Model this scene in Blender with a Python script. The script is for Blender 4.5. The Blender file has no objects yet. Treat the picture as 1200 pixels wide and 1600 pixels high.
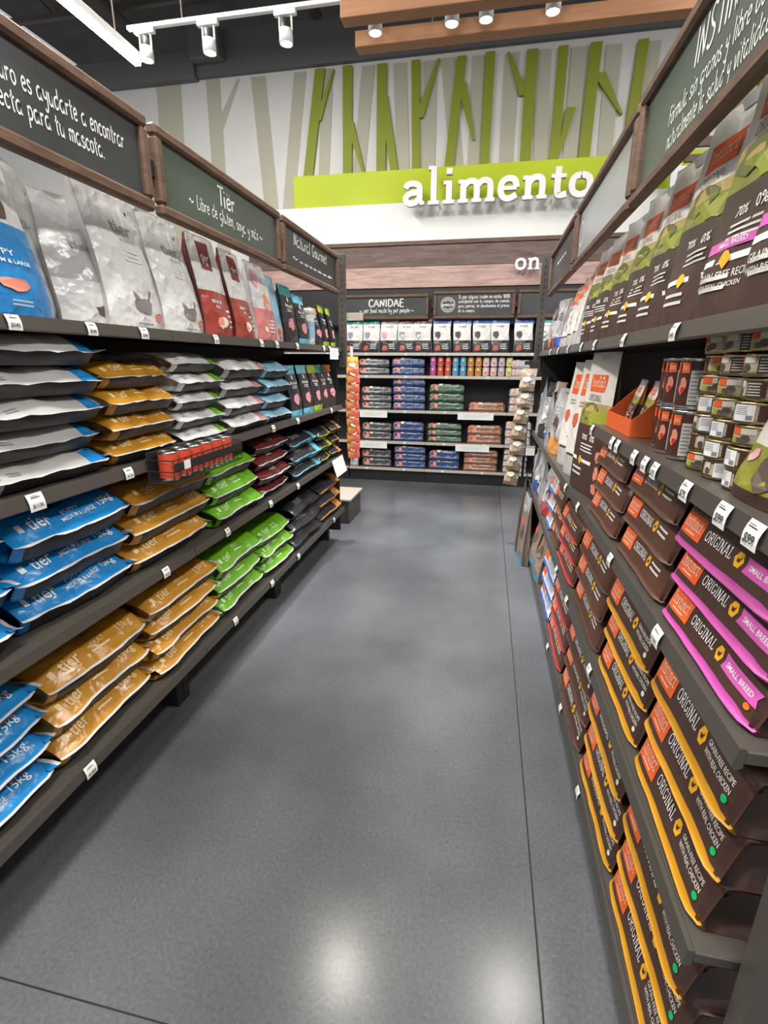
import bpy, math, random
from mathutils import Vector, Matrix
random.seed(7)
sc = bpy.context.scene
COL = sc.collection
PI = math.pi

# ------------------------------------------------------------------ camera
cam_data = bpy.data.cameras.new('camera'); cam = bpy.data.objects.new('camera', cam_data); COL.objects.link(cam)
YAW, PITCH, ROLL = math.radians(11.229), math.radians(16.765), math.radians(0.298)
_f = Vector((-math.sin(YAW)*math.cos(PITCH), math.cos(YAW)*math.cos(PITCH), -math.sin(PITCH)))
_r = Vector((math.cos(YAW), math.sin(YAW), 0)); _u = _r.cross(_f)
_r2 = _r*math.cos(ROLL)+_u*math.sin(ROLL); _u2 = _u*math.cos(ROLL)-_r*math.sin(ROLL)
mw = Matrix((_r2, _u2, -_f)).transposed().to_4x4(); mw.translation = (0, 0, 1.6)
cam.matrix_world = mw
cam_data.sensor_fit = 'HORIZONTAL'; cam_data.sensor_width = 36; cam_data.lens = 36*780/1200
cam_data.clip_start = 0.02; cam_data.clip_end = 100
sc.camera = cam

# ------------------------------------------------------------------ light and exposure
sc.view_settings.view_transform = 'Standard'; sc.view_settings.look = 'None'
sc.view_settings.gamma = 1; sc.view_settings.use_curve_mapping = False
sc.view_settings.exposure = 0.7
world = bpy.data.worlds.new('World'); sc.world = world; world.use_nodes = True
bg = world.node_tree.nodes['Background']; bg.inputs[0].default_value = (0.95, 0.97, 1.0, 1); bg.inputs[1].default_value = 0.28
def area(name, loc, sx, sy, power, col=(1, .96, .9), rot=(0, 0, 0)):
    d = bpy.data.lights.new(name, 'AREA'); d.shape = 'RECTANGLE'; d.size = sx; d.size_y = sy; d.energy = power; d.color = col
    o = bpy.data.objects.new(name, d); o.location = loc; o.rotation_euler = rot; COL.objects.link(o); return o
area('added_ceiling_fill', (-0.35, 0.2, 5.3), 0.6, 2.4, 130, (1, .97, .92))  # added fill over the aisle, kept back so its sheen misses the floor
area('added_ceiling_fill', (-0.35, -3.0, 5.2), 3.5, 1.5, 170, (1, .97, .92))  # added fill behind the camera for general light, no fixture built
area('added_ceiling_fill', (-3.0, 2.2, 5.2), 0.5, 5.0, 230, (1, .96, .9))  # added fill that brightens the bags on the right side
area('added_ceiling_fill', (2.4, 2.2, 5.2), 0.5, 5.0, 170, (1, .96, .9))  # added fill that brightens the bags on the left side

# ------------------------------------------------------------------ materials
MATS = {}
def mat(name, col, rough=.5, metal=0, bump=0, bscale=40, spec=.5, coat=0, emit=None, var=0, vscale=8, stretch=None):
    if name in MATS: return MATS[name]
    m = bpy.data.materials.new(name); m.use_nodes = True; nt = m.node_tree; b = nt.nodes['Principled BSDF']
    b.inputs['Base Color'].default_value = (*col, 1); b.inputs['Roughness'].default_value = rough
    b.inputs['Metallic'].default_value = metal; b.inputs['Specular IOR Level'].default_value = spec
    if coat: b.inputs['Coat Weight'].default_value = coat; b.inputs['Coat Roughness'].default_value = .12
    if emit:
        b.inputs['Emission Color'].default_value = (*emit[:3], 1); b.inputs['Emission Strength'].default_value = emit[3]
    if bump or var:
        tc = nt.nodes.new('ShaderNodeTexCoord'); src = tc.outputs['Object']
        if stretch:
            mp = nt.nodes.new('ShaderNodeMapping'); mp.inputs['Scale'].default_value = stretch
            nt.links.new(src, mp.inputs[0]); src = mp.outputs[0]
    if bump:
        n = nt.nodes.new('ShaderNodeTexNoise'); n.inputs['Scale'].default_value = bscale; n.inputs['Detail'].default_value = 2
        nt.links.new(src, n.inputs['Vector'])
        bp = nt.nodes.new('ShaderNodeBump'); bp.inputs['Strength'].default_value = bump; bp.inputs['Distance'].default_value = .01
        nt.links.new(n.outputs[0], bp.inputs['Height']); nt.links.new(bp.outputs[0], b.inputs['Normal'])
    if var:
        n2 = nt.nodes.new('ShaderNodeTexNoise'); n2.inputs['Scale'].default_value = vscale; n2.inputs['Detail'].default_value = 6
        nt.links.new(src, n2.inputs['Vector'])
        r = nt.nodes.new('ShaderNodeValToRGB'); r.color_ramp.elements[0].position = .3; r.color_ramp.elements[1].position = .7
        r.color_ramp.elements[0].color = tuple(c*(1-var) for c in col)+(1,); r.color_ramp.elements[1].color = tuple(min(1, c*(1+var)) for c in col)+(1,)
        nt.links.new(n2.outputs[0], r.inputs[0]); nt.links.new(r.outputs[0], b.inputs['Base Color'])
    MATS[name] = m; return m
def film(name, col, rough=.26, bump=.5, bscale=20, coat=.25):
    if name in MATS: return MATS[name]
    m = mat(name, col, rough, 0, 0, 1, .5, coat); nt = m.node_tree; b = nt.nodes['Principled BSDF']
    tc = nt.nodes.new('ShaderNodeTexCoord'); ns = nt.nodes.new('ShaderNodeTexNoise'); ns.inputs['Scale'].default_value = 9; ns.inputs['Detail'].default_value = 3
    ad = nt.nodes.new('ShaderNodeMix'); ad.data_type = 'VECTOR'; ad.inputs[0].default_value = .12
    vo = nt.nodes.new('ShaderNodeTexVoronoi'); vo.inputs['Scale'].default_value = bscale*.75
    nt.links.new(tc.outputs['Object'], ns.inputs['Vector']); nt.links.new(tc.outputs['Object'], ad.inputs[4]); nt.links.new(ns.outputs['Color'], ad.inputs[5])
    nt.links.new(ad.outputs[1], vo.inputs['Vector'])
    n2 = nt.nodes.new('ShaderNodeTexNoise'); n2.inputs['Scale'].default_value = bscale*.5; n2.inputs['Detail'].default_value = 2; nt.links.new(tc.outputs['Object'], n2.inputs['Vector'])
    sm = nt.nodes.new('ShaderNodeMath'); sm.operation = 'MULTIPLY_ADD'; sm.inputs[1].default_value = 1.0
    nt.links.new(vo.outputs['Distance'], sm.inputs[0]); nt.links.new(n2.outputs[0], sm.inputs[2])
    bp = nt.nodes.new('ShaderNodeBump'); bp.inputs['Strength'].default_value = bump; bp.inputs['Distance'].default_value = .016
    nt.links.new(sm.outputs[0], bp.inputs['Height']); nt.links.new(bp.outputs[0], b.inputs['Normal']); return m

def concrete():
    m = mat('polished_concrete', (.2, .21, .22), .28); nt = m.node_tree; b = nt.nodes['Principled BSDF']
    tc = nt.nodes.new('ShaderNodeTexCoord')
    n1 = nt.nodes.new('ShaderNodeTexNoise'); n1.inputs['Scale'].default_value = .9; n1.inputs['Detail'].default_value = 5; n1.inputs['Roughness'].default_value = .5
    n2 = nt.nodes.new('ShaderNodeTexNoise'); n2.inputs['Scale'].default_value = 90; n2.inputs['Detail'].default_value = 4
    n3 = nt.nodes.new('ShaderNodeTexVoronoi'); n3.inputs['Scale'].default_value = 26
    for n in (n1, n2, n3): nt.links.new(tc.outputs['Object'], n.inputs['Vector'])
    r1 = nt.nodes.new('ShaderNodeValToRGB'); r1.color_ramp.elements[0].position = .22; r1.color_ramp.elements[1].position = .8
    r1.color_ramp.elements[0].color = (.058, .06, .063, 1); r1.color_ramp.elements[1].color = (.195, .202, .215, 1)
    r2 = nt.nodes.new('ShaderNodeValToRGB'); r2.color_ramp.elements[0].position = .25; r2.color_ramp.elements[1].position = .8
    r2.color_ramp.elements[0].color = (.78, .78, .78, 1); r2.color_ramp.elements[1].color = (1.15, 1.15, 1.15, 1)
    mx = nt.nodes.new('ShaderNodeMix'); mx.data_type = 'RGBA'; mx.blend_type = 'MULTIPLY'; mx.inputs[0].default_value = 1
    nt.links.new(n1.outputs[0], r1.inputs[0]); nt.links.new(n2.outputs[0], r2.inputs[0])
    nt.links.new(r1.outputs[0], mx.inputs[6]); nt.links.new(r2.outputs[0], mx.inputs[7])
    sp = nt.nodes.new('ShaderNodeValToRGB'); sp.color_ramp.elements[0].position = .04; sp.color_ramp.elements[1].position = .07
    sp.color_ramp.elements[0].color = (1, 1, 1, 1); sp.color_ramp.elements[1].color = (0, 0, 0, 1)
    nt.links.new(n3.outputs['Distance'], sp.inputs[0])
    mx2 = nt.nodes.new('ShaderNodeMix'); mx2.data_type = 'RGBA'; mx2.inputs[7].default_value = (.3, .28, .25, 1)
    ml = nt.nodes.new('ShaderNodeMath'); ml.operation = 'MULTIPLY'; ml.inputs[1].default_value = .45
    nt.links.new(sp.outputs[0], ml.inputs[0]); nt.links.new(ml.outputs[0], mx2.inputs[0])
    nt.links.new(mx.outputs[2], mx2.inputs[6]); nt.links.new(mx2.outputs[2], b.inputs['Base Color'])
    rr = nt.nodes.new('ShaderNodeMapRange'); rr.inputs[3].default_value = .18; rr.inputs[4].default_value = .25
    nt.links.new(n1.outputs[0], rr.inputs[0]); nt.links.new(rr.outputs[0], b.inputs['Roughness'])
    bp = nt.nodes.new('ShaderNodeBump'); bp.inputs['Strength'].default_value = .025; bp.inputs['Distance'].default_value = .003
    nt.links.new(n2.outputs[0], bp.inputs['Height']); nt.links.new(bp.outputs[0], b.inputs['Normal'])
    return m
CONC = concrete()
def wood(name, c0, c1, stretch, rough=.55, sc_=3.0):
    m = mat(name, c0, rough); nt = m.node_tree; b = nt.nodes['Principled BSDF']
    tc = nt.nodes.new('ShaderNodeTexCoord'); mp = nt.nodes.new('ShaderNodeMapping'); mp.inputs['Scale'].default_value = stretch
    n = nt.nodes.new('ShaderNodeTexNoise'); n.inputs['Scale'].default_value = sc_; n.inputs['Detail'].default_value = 8; n.inputs['Roughness'].default_value = .65; n.inputs['Distortion'].default_value = .6
    r = nt.nodes.new('ShaderNodeValToRGB'); r.color_ramp.elements[0].position = .32; r.color_ramp.elements[1].position = .68
    r.color_ramp.elements[0].color = (*c0, 1); r.color_ramp.elements[1].color = (*c1, 1)
    nt.links.new(tc.outputs['Object'], mp.inputs[0]); nt.links.new(mp.outputs[0], n.inputs['Vector']); nt.links.new(n.outputs[0], r.inputs[0]); nt.links.new(r.outputs[0], b.inputs['Base Color'])
    bp = nt.nodes.new('ShaderNodeBump'); bp.inputs['Strength'].default_value = .2; bp.inputs['Distance'].default_value = .004
    nt.links.new(n.outputs[0], bp.inputs['Height']); nt.links.new(bp.outputs[0], b.inputs['Normal'])
    return m
M_FRAME = wood('walnut_frame', (.075, .04, .024), (.17, .095, .06), (3, 3, 14))
M_BEAM = wood('beam_wood', (.30, .13, .055), (.40, .19, .085), (.6, 8, 8))
M_PLANKD = wood('dark_plank', (.075, .046, .038), (.19, .125, .105), (1.2, 1, 9), sc_=2.2)
M_PLANKL = wood('pink_plank', (.33, .2, .175), (.6, .41, .37), (1.2, 1, 9), sc_=2.2)
M_BOARD = mat('slate_board', (.042, .046, .048), .38, var=.25, vscale=3)
M_BOARDG = mat('green_slate_glare', (.07, .09, .075), .36, var=.2, vscale=3)  # green board, base colour raised to paint in its glare
M_BOARDF = mat('glossy_grey_board', (.34, .355, .37), .3, var=.1, vscale=2)
M_CHALK = mat('chalk', (.85, .86, .82), .9)
M_STEEL = mat('bronze_steel', (.085, .076, .065), .36, .3, .05, 60)
M_BLACK = mat('black_steel', (.012, .012, .013), .5)
M_BACK = mat('dark_back_panel', (.014, .014, .015), .6)
M_TAUPE = mat('taupe_panel', (.13, .11, .09), .6)
M_TAG = mat('tag_paper', (.8, .8, .78), .6)
M_INK = mat('black_ink', (.02, .02, .02), .6)
M_WHITE = mat('white_print', (.85, .85, .85), .5)
M_LIME = mat('lime_paint', (.5, .6, .0), .55)
M_STEM = mat('mural_green', (.25, .29, .012), .6)
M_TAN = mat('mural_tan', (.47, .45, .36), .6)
M_WALL = mat('white_wall', (.7, .7, .68), .6, var=.03, vscale=2)
M_PANEL = mat('white_fascia', (.86, .87, .85), .5)
M_GREY = mat('grey_bulkhead', (.13, .132, .135), .7)
M_CEIL = mat('dark_ceiling', (.035, .030, .027), .8, var=.4, vscale=2)
M_TRUSS = mat('ceiling_steel', (.10, .085, .07), .6)
M_LAMPW = mat('white_lamp', (.75, .75, .73), .4)
M_GLOW = mat('lamp_glow', (1, 1, 1), .4, emit=(1, .96, .88, 30))
M_TUBE = mat('tube_glow', (1, 1, 1), .4, emit=(1, .9, .78, 14))
M_CHROME = mat('tin', (.6, .6, .58), .25, 1)
M_GOLD = mat('gold_tin', (.45, .36, .2), .3, 1)
CHAR = film('charcoal_film', (.02, .021, .024), .48, .3, 16, 0)
DKBRN = film('dark_brown_film', (.05, .022, .017), .4, .4, 12)
C = lambda r, g, b: (r, g, b)
SIL = film('silver_film', (.4, .4, .4), .22, .5, 16)

# ------------------------------------------------------------------ mesh helpers
class MB:
    def __init__(s): s.v = []; s.f = []; s.m = []; s.mats = []
    def mi(s, m):
        if m not in s.mats: s.mats.append(m)
        return s.mats.index(m)
    def face(s, vs, m): s.f.append(tuple(vs)); s.m.append(s.mi(m))
    def box(s, x0, x1, y0, y1, z0, z1, m, ch=0):
        if ch <= 0:
            b = len(s.v); s.v += [(x, y, z) for x in (x0, x1) for y in (y0, y1) for z in (z0, z1)]
            for q in ((0, 1, 3, 2), (4, 6, 7, 5), (0, 4, 5, 1), (2, 3, 7, 6), (0, 2, 6, 4), (1, 5, 7, 3)): s.face([b+i for i in q], m)
            return
        c = ch; X, Y, Z = (x0, x1), (y0, y1), (z0, z1); idx = {}
        for i in (0, 1):
            for j in (0, 1):
                for k in (0, 1):
                    dx, dy, dz = c*(1-2*i), c*(1-2*j), c*(1-2*k)
                    for a, p in (('x', (X[i], Y[j]+dy, Z[k]+dz)), ('y', (X[i]+dx, Y[j], Z[k]+dz)), ('z', (X[i]+dx, Y[j]+dy, Z[k]))):
                        idx[i, j, k, a] = len(s.v); s.v.append(p)
        for i in (0, 1):
            s.face([idx[i, j, k, 'x'] for j, k in ((0, 0), (1, 0), (1, 1), (0, 1))][::1 if i else -1], m)
            s.face([idx[j, i, k, 'y'] for j, k in ((0, 0), (1, 0), (1, 1), (0, 1))][::-1 if i else 1], m)
            s.face([idx[j, k, i, 'z'] for j, k in ((0, 0), (1, 0), (1, 1), (0, 1))][::1 if i else -1], m)
        for i in (0, 1):
            for j in (0, 1):
                s.face([idx[i, j, 0, 'x'], idx[i, j, 1, 'x'], idx[i, j, 1, 'y'], idx[i, j, 0, 'y']], m)
                s.face([idx[i, 0, j, 'x'], idx[i, 1, j, 'x'], idx[i, 1, j, 'z'], idx[i, 0, j, 'z']], m)
                s.face([idx[0, i, j, 'y'], idx[1, i, j, 'y'], idx[1, i, j, 'z'], idx[0, i, j, 'z']], m)
                for k in (0, 1): s.face([idx[i, j, k, 'x'], idx[i, j, k, 'y'], idx[i, j, k, 'z']], m)
    def grid(s, fn, nu, nv, m, us=None, vs=None):
        b = len(s.v); us = us or [i/nu for i in range(nu+1)]; vs = vs or [j/nv for j in range(nv+1)]
        nu, nv = len(us)-1, len(vs)-1
        for u in us:
            for v in vs: s.v.append(tuple(fn(u, v)))
        for i in range(nu):
            for j in range(nv):
                mm = m((us[i]+us[i+1])/2, (vs[j]+vs[j+1])/2) if callable(m) else m
                a = b+i*(nv+1)+j; s.face((a, a+nv+1, a+nv+2, a+1), mm)
    def lathe(s, prof, n, m, c=(0, 0, 0), a0=0, a1=2*PI):
        full = abs(a1-a0-2*PI) < 1e-6; b = len(s.v); k = len(prof); nn = n if full else n+1
        for i in range(nn):
            a = a0+(a1-a0)*i/n
            for r, z in prof: s.v.append((c[0]+r*math.cos(a), c[1]+r*math.sin(a), c[2]+z))
        for i in range(n):
            i2 = (i+1) % nn
            for j in range(k-1): s.face((b+i*k+j, b+i2*k+j, b+i2*k+j+1, b+i*k+j+1), m)
    def tube(s, p, q, r, m, n=6, caps=True):
        p, q = Vector(p), Vector(q); d = (q-p).normalized(); a = d.orthogonal().normalized(); c = d.cross(a); b = len(s.v)
        for w in (p, q):
            for i in range(n): s.v.append(tuple(w+(a*math.cos(2*PI*i/n)+c*math.sin(2*PI*i/n))*r))
        for i in range(n): s.face((b+i, b+(i+1) % n, b+n+(i+1) % n, b+n+i), m)
        if caps: s.face([b+i for i in range(n)][::-1], m); s.face([b+n+i for i in range(n)], m)
    def flat(s, vf, fn, m):
        vs, fs = vf; b = len(s.v); s.v += [tuple(fn(x, y)) for x, y in vs]
        for f in fs: s.face([b+i for i in f], m)
    def extr(s, poly, fn, m):          # poly (x,y) outline, fn(x,y,t) t in 0..1
        b = len(s.v); n = len(poly)
        for t in (0, 1): s.v += [tuple(fn(x, y, t)) for x, y in poly]
        s.face([b+i for i in range(n)], m); s.face([b+n+i for i in range(n)][::-1], m)
        for i in range(n): s.face((b+i, b+(i+1) % n, b+n+(i+1) % n, b+n+i), m)
    def obj(s, name, parent=None, smooth=False, link=True, loc=None, rotz=None):
        me = bpy.data.meshes.new(name); me.from_pydata(s.v, [], s.f)
        for m in s.mats: me.materials.append(m)
        me.polygons.foreach_set('material_index', s.m)
        if smooth: me.polygons.foreach_set('use_smooth', [True]*len(s.f))
        me.update(); o = bpy.data.objects.new(name, me)
        if parent: o.parent = parent
        if link: COL.objects.link(o)
        if loc: o.location = loc
        if rotz is not None: o.rotation_euler = (0, 0, rotz)
        return o
def boxobj(name, dims, m, parent=None, ch=.003, link=True):
    b = MB(); b.box(*dims, m, ch); return b.obj(name, parent, link=link)
def empty(name, loc=(0, 0, 0), rotz=0, link=True):
    o = bpy.data.objects.new(name, None); o.location = loc; o.rotation_euler = (0, 0, rotz); o.empty_display_size = .05
    if link: COL.objects.link(o)
    return o
LABELS = {}
def tag(o, label, cat, group=None):
    n = len(label.split())
    if n < 4 or n > 16: print('LABEL LENGTH', n, label)
    if label in LABELS: print('DUP LABEL', label)
    LABELS[label] = 1
    o['label'] = label; o['category'] = cat
    if group: o['group'] = group
    return o
def struct(o): o['kind'] = 'structure'; return o
CH = {}
def inst(root, loc, rotz=0, scale=(1, 1, 1), label=None, cat=None, group=None, tilt=(0, 0)):
    r = root.copy(); COL.objects.link(r); r.location = loc; r.rotation_euler = (tilt[0], tilt[1], rotz); r.scale = scale
    for ch in CH.get(root.name, ()):
        c = ch.copy(); COL.objects.link(c); c.parent = r
        for g in CH.get(ch.name, ()):
            d = g.copy(); COL.objects.link(d); d.parent = c
    if label: tag(r, label, cat, group)
    return r
def child(par, o): CH.setdefault(par.name, []).append(o); return o

# ------------------------------------------------------------------ lettering
def spline(pts, k=4):
    if len(pts) < 3: return pts
    out = []; P = [pts[0]]+pts+[pts[-1]]
    for i in range(1, len(P)-2):
        p0, p1, p2, p3 = P[i-1], P[i], P[i+1], P[i+2]
        for j in range(k):
            t = j/k
            out.append(tuple(.5*((2*p1[a])+(-p0[a]+p2[a])*t+(2*p0[a]-5*p1[a]+4*p2[a]-p3[a])*t*t+(-p0[a]+3*p1[a]-3*p2[a]+p3[a])*t**3) for a in (0, 1)))
    out.append(pts[-1]); return out
def ribbon(pts, w):
    vs = []; fs = []; n = len(pts)
    for i, p in enumerate(pts):
        a = pts[max(i-1, 0)]; b = pts[min(i+1, n-1)]; dx, dy = b[0]-a[0], b[1]-a[1]; L = math.hypot(dx, dy) or 1
        nx, ny = -dy/L*w/2, dx/L*w/2; vs += [(p[0]+nx, p[1]+ny), (p[0]-nx, p[1]-ny)]
    for i in range(n-1): fs.append((2*i, 2*i+1, 2*i+3, 2*i+2))
    return vs, fs
def P_(s): return [tuple(float(c) for c in q.split(',')) for q in s.split()]
HAND = {
'a': (11, "8,8.5 5,10 1.5,7 1.5,2.5 4,0 7,2 8,8 8,9.5 8,2 9.5,0"), 'b': (9.5, "1.5,17 1.5,0|1.5,6 4,10 7.5,8 7.5,2.5 4.5,0 1.5,2"),
'c': (9, "7.5,8 5,10 1.8,7.5 1.5,3 4,0 7.5,1.5"), 'd': (10, "8,8.5 5,10 1.5,7 1.5,2.5 4,0 7,2 8,8|8,17 8,1"),
'e': (9, "1.5,5 7,6 6.5,9.5 4,10 1.5,7 1.8,2 4.5,0 7.5,1.5"), 'f': (7.5, "7,16 4.5,17 3.5,13 3.5,-5|.5,9 7,9.5"),
'g': (10, "8,8.5 5,10 1.5,7 2,3 5,1.5 8,5 8,9.5 8,-4 5,-7 1.5,-5"), 'h': (9, "1.5,17 1.5,0|1.5,6 4,10 7,8.5 7,0"),
'i': (5, "2,9.5 2,1 3.5,0|2.2,13.3 2,14.6"), 'l': (5, "2,17 2,1 3.5,0"), 'm': (13, "1.5,10 1.5,0|1.5,6 4,10 6,8.5 6,0|6,6 8.5,10 10.5,8.5 10.5,0"),
'n': (9.5, "1.5,10 1.5,0|1.5,6 4,10 7,8.5 7,0"), 'o': (9.5, "5,10 1.8,8 1.5,3 4.5,0 7.8,3 7.5,8 5,10"), 'p': (9.5, "1.5,10 1.5,-7|1.5,6 4,10 7.5,8 7.5,3 4.5,0 1.5,2"),
'r': (7.5, "1.5,10 1.5,0|1.5,5.5 4,9.5 6.5,9"), 's': (8.5, "6.5,8.5 4,10 1.8,8 3,5.5 6,4 6.5,1.5 4,0 1,1.5"), 't': (7.5, "3.5,15 3.5,1.5 5.5,0|.8,10 7,10.5"),
'u': (10, "1.5,10 1.5,3 3.5,0 6.5,2 7.5,9.5 7.5,1 8.8,0"), 'v': (8.5, "1,10 4,0 7.5,10"), 'y': (9.5, "1.5,10 2,5 4.5,3.5 7.5,6|7.8,10 7,-3 4.5,-7 1.5,-5"),
'z': (8.5, "1,9.5 7,10 1.5,.5 7.5,0"), 'T': (9, "0,16 10,17|5,16.5 5,0"), 'L': (9, "2,17 2,1 8,.5"), 'F': (9, "2,17 2,0|2,16.5 9,17|2,9 7,9.5"),
'I': (4.5, "2,17 2,0"), 'N': (11, "1.5,0 2,17|2,17 8,0|8,0 9,17"), 'S': (10, "8.5,15 5,17 2,14 4,9.5 8,6 7,1.5 3.5,0 .8,2"), 'C': (10.5, "9,14.5 6,17 2,13 1.5,5 4.5,0 9,2"),
'A': (11, "0,0 5,17|5,17 9.5,0|2,6 8,6.5"), 'D': (12, "2,17 2,0|1,17 7,16 10,9 7,1.5 1.5,0"), 'E': (10, "8,17 2,16.5 1.8,.5 8,0|2,9 7,9"), 'G': (11.5, "9,14.5 6,17 2,13 1.5,5 4.5,0 8.5,2 9,7 6,7"),
'1': (6, "1,14 4,17|4,17 4,0"), '0': (10, "5,17 1.5,12 1.5,4 5,0 8.5,4 8.5,12 5,17"), '%': (11, "9,17 2,0|3,17 1,14 3,11 5,14 3,17|8,6 6,3 8,0 10,3 8,6"),
',': (5, "2.2,1.5 1,-3"), '.': (5, "1.5,.3 2.6,.7"), '~': (15, "0,5 3,8 7,4 12,7"), ' ': (7, "")}
for b_, k_, s_ in (('ó', 'o', "5,13 7,15.5"), ('á', 'a', "5,13 7,15.5"), ('ë', 'e', "2.5,13.5 3,14|6.5,13.5 7,14")): HAND[b_] = (HAND[k_][0], HAND[k_][1]+'|'+s_)
SLAB = {
'a': (11, "~1.5,7.5 2.5,9.1 5,9.5 7.5,8.6 8,6.5 8,1|~8,5.5 4,5.3 1.5,3.2 3,.9 6,1.1 8,3|-8,.8 10.2,.8"), 'l': (7, "3.5,0 3.5,16.5|-1,15.9 3.5,15.9|-1,.7 6,.7"),
'i': (7, "3.5,0 3.5,9.8|-1,9.1 3.5,9.1|-1,.7 6,.7|3.5,12.6 3.5,15.2"), 'm': (18, "3,0 3,9.8|-.6,9.1 3,9.1|-.8,.7 5.2,.7|~3,6.5 5,8.8 7.6,9 9,7 9,0|-6.9,.7 11.2,.7|~9,6.5 11,8.8 13.6,9 15,7 15,0|-12.9,.7 17.2,.7"),
'n': (12, "3,0 3,9.8|-.6,9.1 3,9.1|-.8,.7 5.2,.7|~3,6.5 5,8.8 7.6,9 9,7 9,0|-6.9,.7 11.2,.7"), 'e': (10.5, "-1.8,5.2 8.6,5.2|~8.5,5.2 7.6,8.4 5,9.3 2.4,8.1 1.6,5 2.5,1.8 5.2,.7 8.6,2.2"),
't': (8, "~3.5,13 3.5,3 4.6,1 7.5,1.4|-.6,9.1 7,9.1"), 'o': (10.8, "~5.2,9.2 8.2,8 9,5 8.2,2 5.2,.8 2.4,2 1.5,5 2.4,8 5.2,9.2"),
'u': (12, "~2.6,9.8 2.6,3 4,1 6.8,1.1 8.6,3.2|8.6,9.8 8.6,0|-.6,9.1 2.6,9.1|-6.4,9.1 8.6,9.1|-8.6,.7 10.8,.7"), 'I': (6.5, "3,0 3,14|-.8,13.3 5.2,13.3|-.8,.7 5.2,.7"),
's': (9, "~7,7.8 4.5,9.3 1.9,7.8 3,5.6 6,4.3 7,2.2 4.4,.7 1.4,2.2"), 'c': (9.5, "~8,7.8 5,9.3 2.3,8 1.6,5 2.3,2 5,.7 8.2,2.2"), 'O': (14, "~7,13.2 11,11.5 12,7 11,2.5 7,.8 3,2.5 2,7 3,11.5 7,13.2"),
'R': (12, "3,0 3,13.8|~3,13.1 8,13 9.6,10 8,7.1 3,6.9|6,7 11,.3|-1,.7 5,.7|-1,13.3 3,13.3"), 'G': (13.5, "~11,11 7,13.2 3,11.5 2,7 3,2.5 7,.8 11,2.6|11,2 11,6|-8.5,6 12.5,6"),
'N': (13, "2.5,0 2.5,13.5|2.5,13.5 10.5,0|10.5,0 10.5,13.8|-.8,.7 4.2,.7|-8.8,13.2 12.2,13.2|-.8,13.2 3,13.2"), 'A': (13, "1.5,0 6.5,13.8|6.5,13.8 11.5,0|-3.6,4.5 9.4,4.5|-.2,.7 3.2,.7|-9.8,.7 13,.7"),
'L': (10, "3,0 3,13.8|-2,.8 9,.8|-8.6,.5 8.6,3.8|-1,13.3 5,13.3"), ' ': (6, "")}
def strokes(text, font, w, serif=.6, k=4):
    """list of ribbons (2-D) plus total advance; unit = glyph grid"""
    out = []; x = 0
    for ch in text:
        adv, st = font[ch]
        for s in filter(None, st.split('|')):
            ww = w; sm = font is HAND
            if s[0] == '~': sm = True; s = s[1:]
            elif s[0] == '-': ww = w*serif; s = s[1:]
            p = P_(s); p = spline(p, k) if sm else p
            out.append(ribbon([(a+x, b) for a, b in p], ww))
        x += adv
    return out, x
def merge(rib):
    vs, fs = [], []
    for v, f in rib:
        b = len(vs); vs += v; fs += [tuple(i+b for i in q) for q in f]
    return vs, fs
TXT = {}
def text2d(s, bold=0.0):
    """built-in font; normalised so cap height ~1; returns verts, faces, width"""
    if (s, bold) in TXT: return TXT[s, bold]
    cu = bpy.data.curves.new('t', 'FONT'); cu.body = s; cu.size = 1.37; cu.resolution_u = 2; cu.offset = bold; cu.fill_mode = 'FRONT'
    o = bpy.data.objects.new('t', cu); me = o.to_mesh()
    vs = [(v.co.x, v.co.y) for v in me.vertices]; fs = [tuple(p.vertices) for p in me.polygons]
    o.to_mesh_clear(); bpy.data.objects.remove(o); bpy.data.curves.remove(cu)
    if not vs: vs = [(0, 0)]
    x0 = min(v[0] for v in vs); vs = [(v[0]-x0, v[1]) for v in vs]
    TXT[s, bold] = (vs, fs, max(v[0] for v in vs)); return TXT[s, bold]
def fit(vs, x0, x1, y0, h):
    """scale 2-D verts so they run x0..x1 with unit height h from baseline y0"""
    W = max(v[0] for v in vs) or 1
    return [(x0+v[0]/W*(x1-x0), y0+v[1]*h) for v in vs]
def disc(u, a, ru, ra, n=12): return [(u+ru*math.cos(2*PI*i/n), a+ra*math.sin(2*PI*i/n)) for i in range(n)], [tuple(range(n))]
def blob(u, a, ru, ra, seed, n=14):
    r = random.Random(seed); return [(u+ru*math.cos(2*PI*i/n)*(k := r.uniform(.7, 1.15)), a+ra*math.sin(2*PI*i/n)*k) for i in range(n)], [tuple(range(n))]
def cell(u0, u1, a0, a1, n=6, k=3):
    vs = [(u0+(u1-u0)*i/n, a0+(a1-a0)*j/k) for i in range(n+1) for j in range(k+1)]
    return vs, [(i*(k+1)+j, (i+1)*(k+1)+j, (i+1)*(k+1)+j+1, i*(k+1)+j+1) for i in range(n) for j in range(k)]
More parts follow.
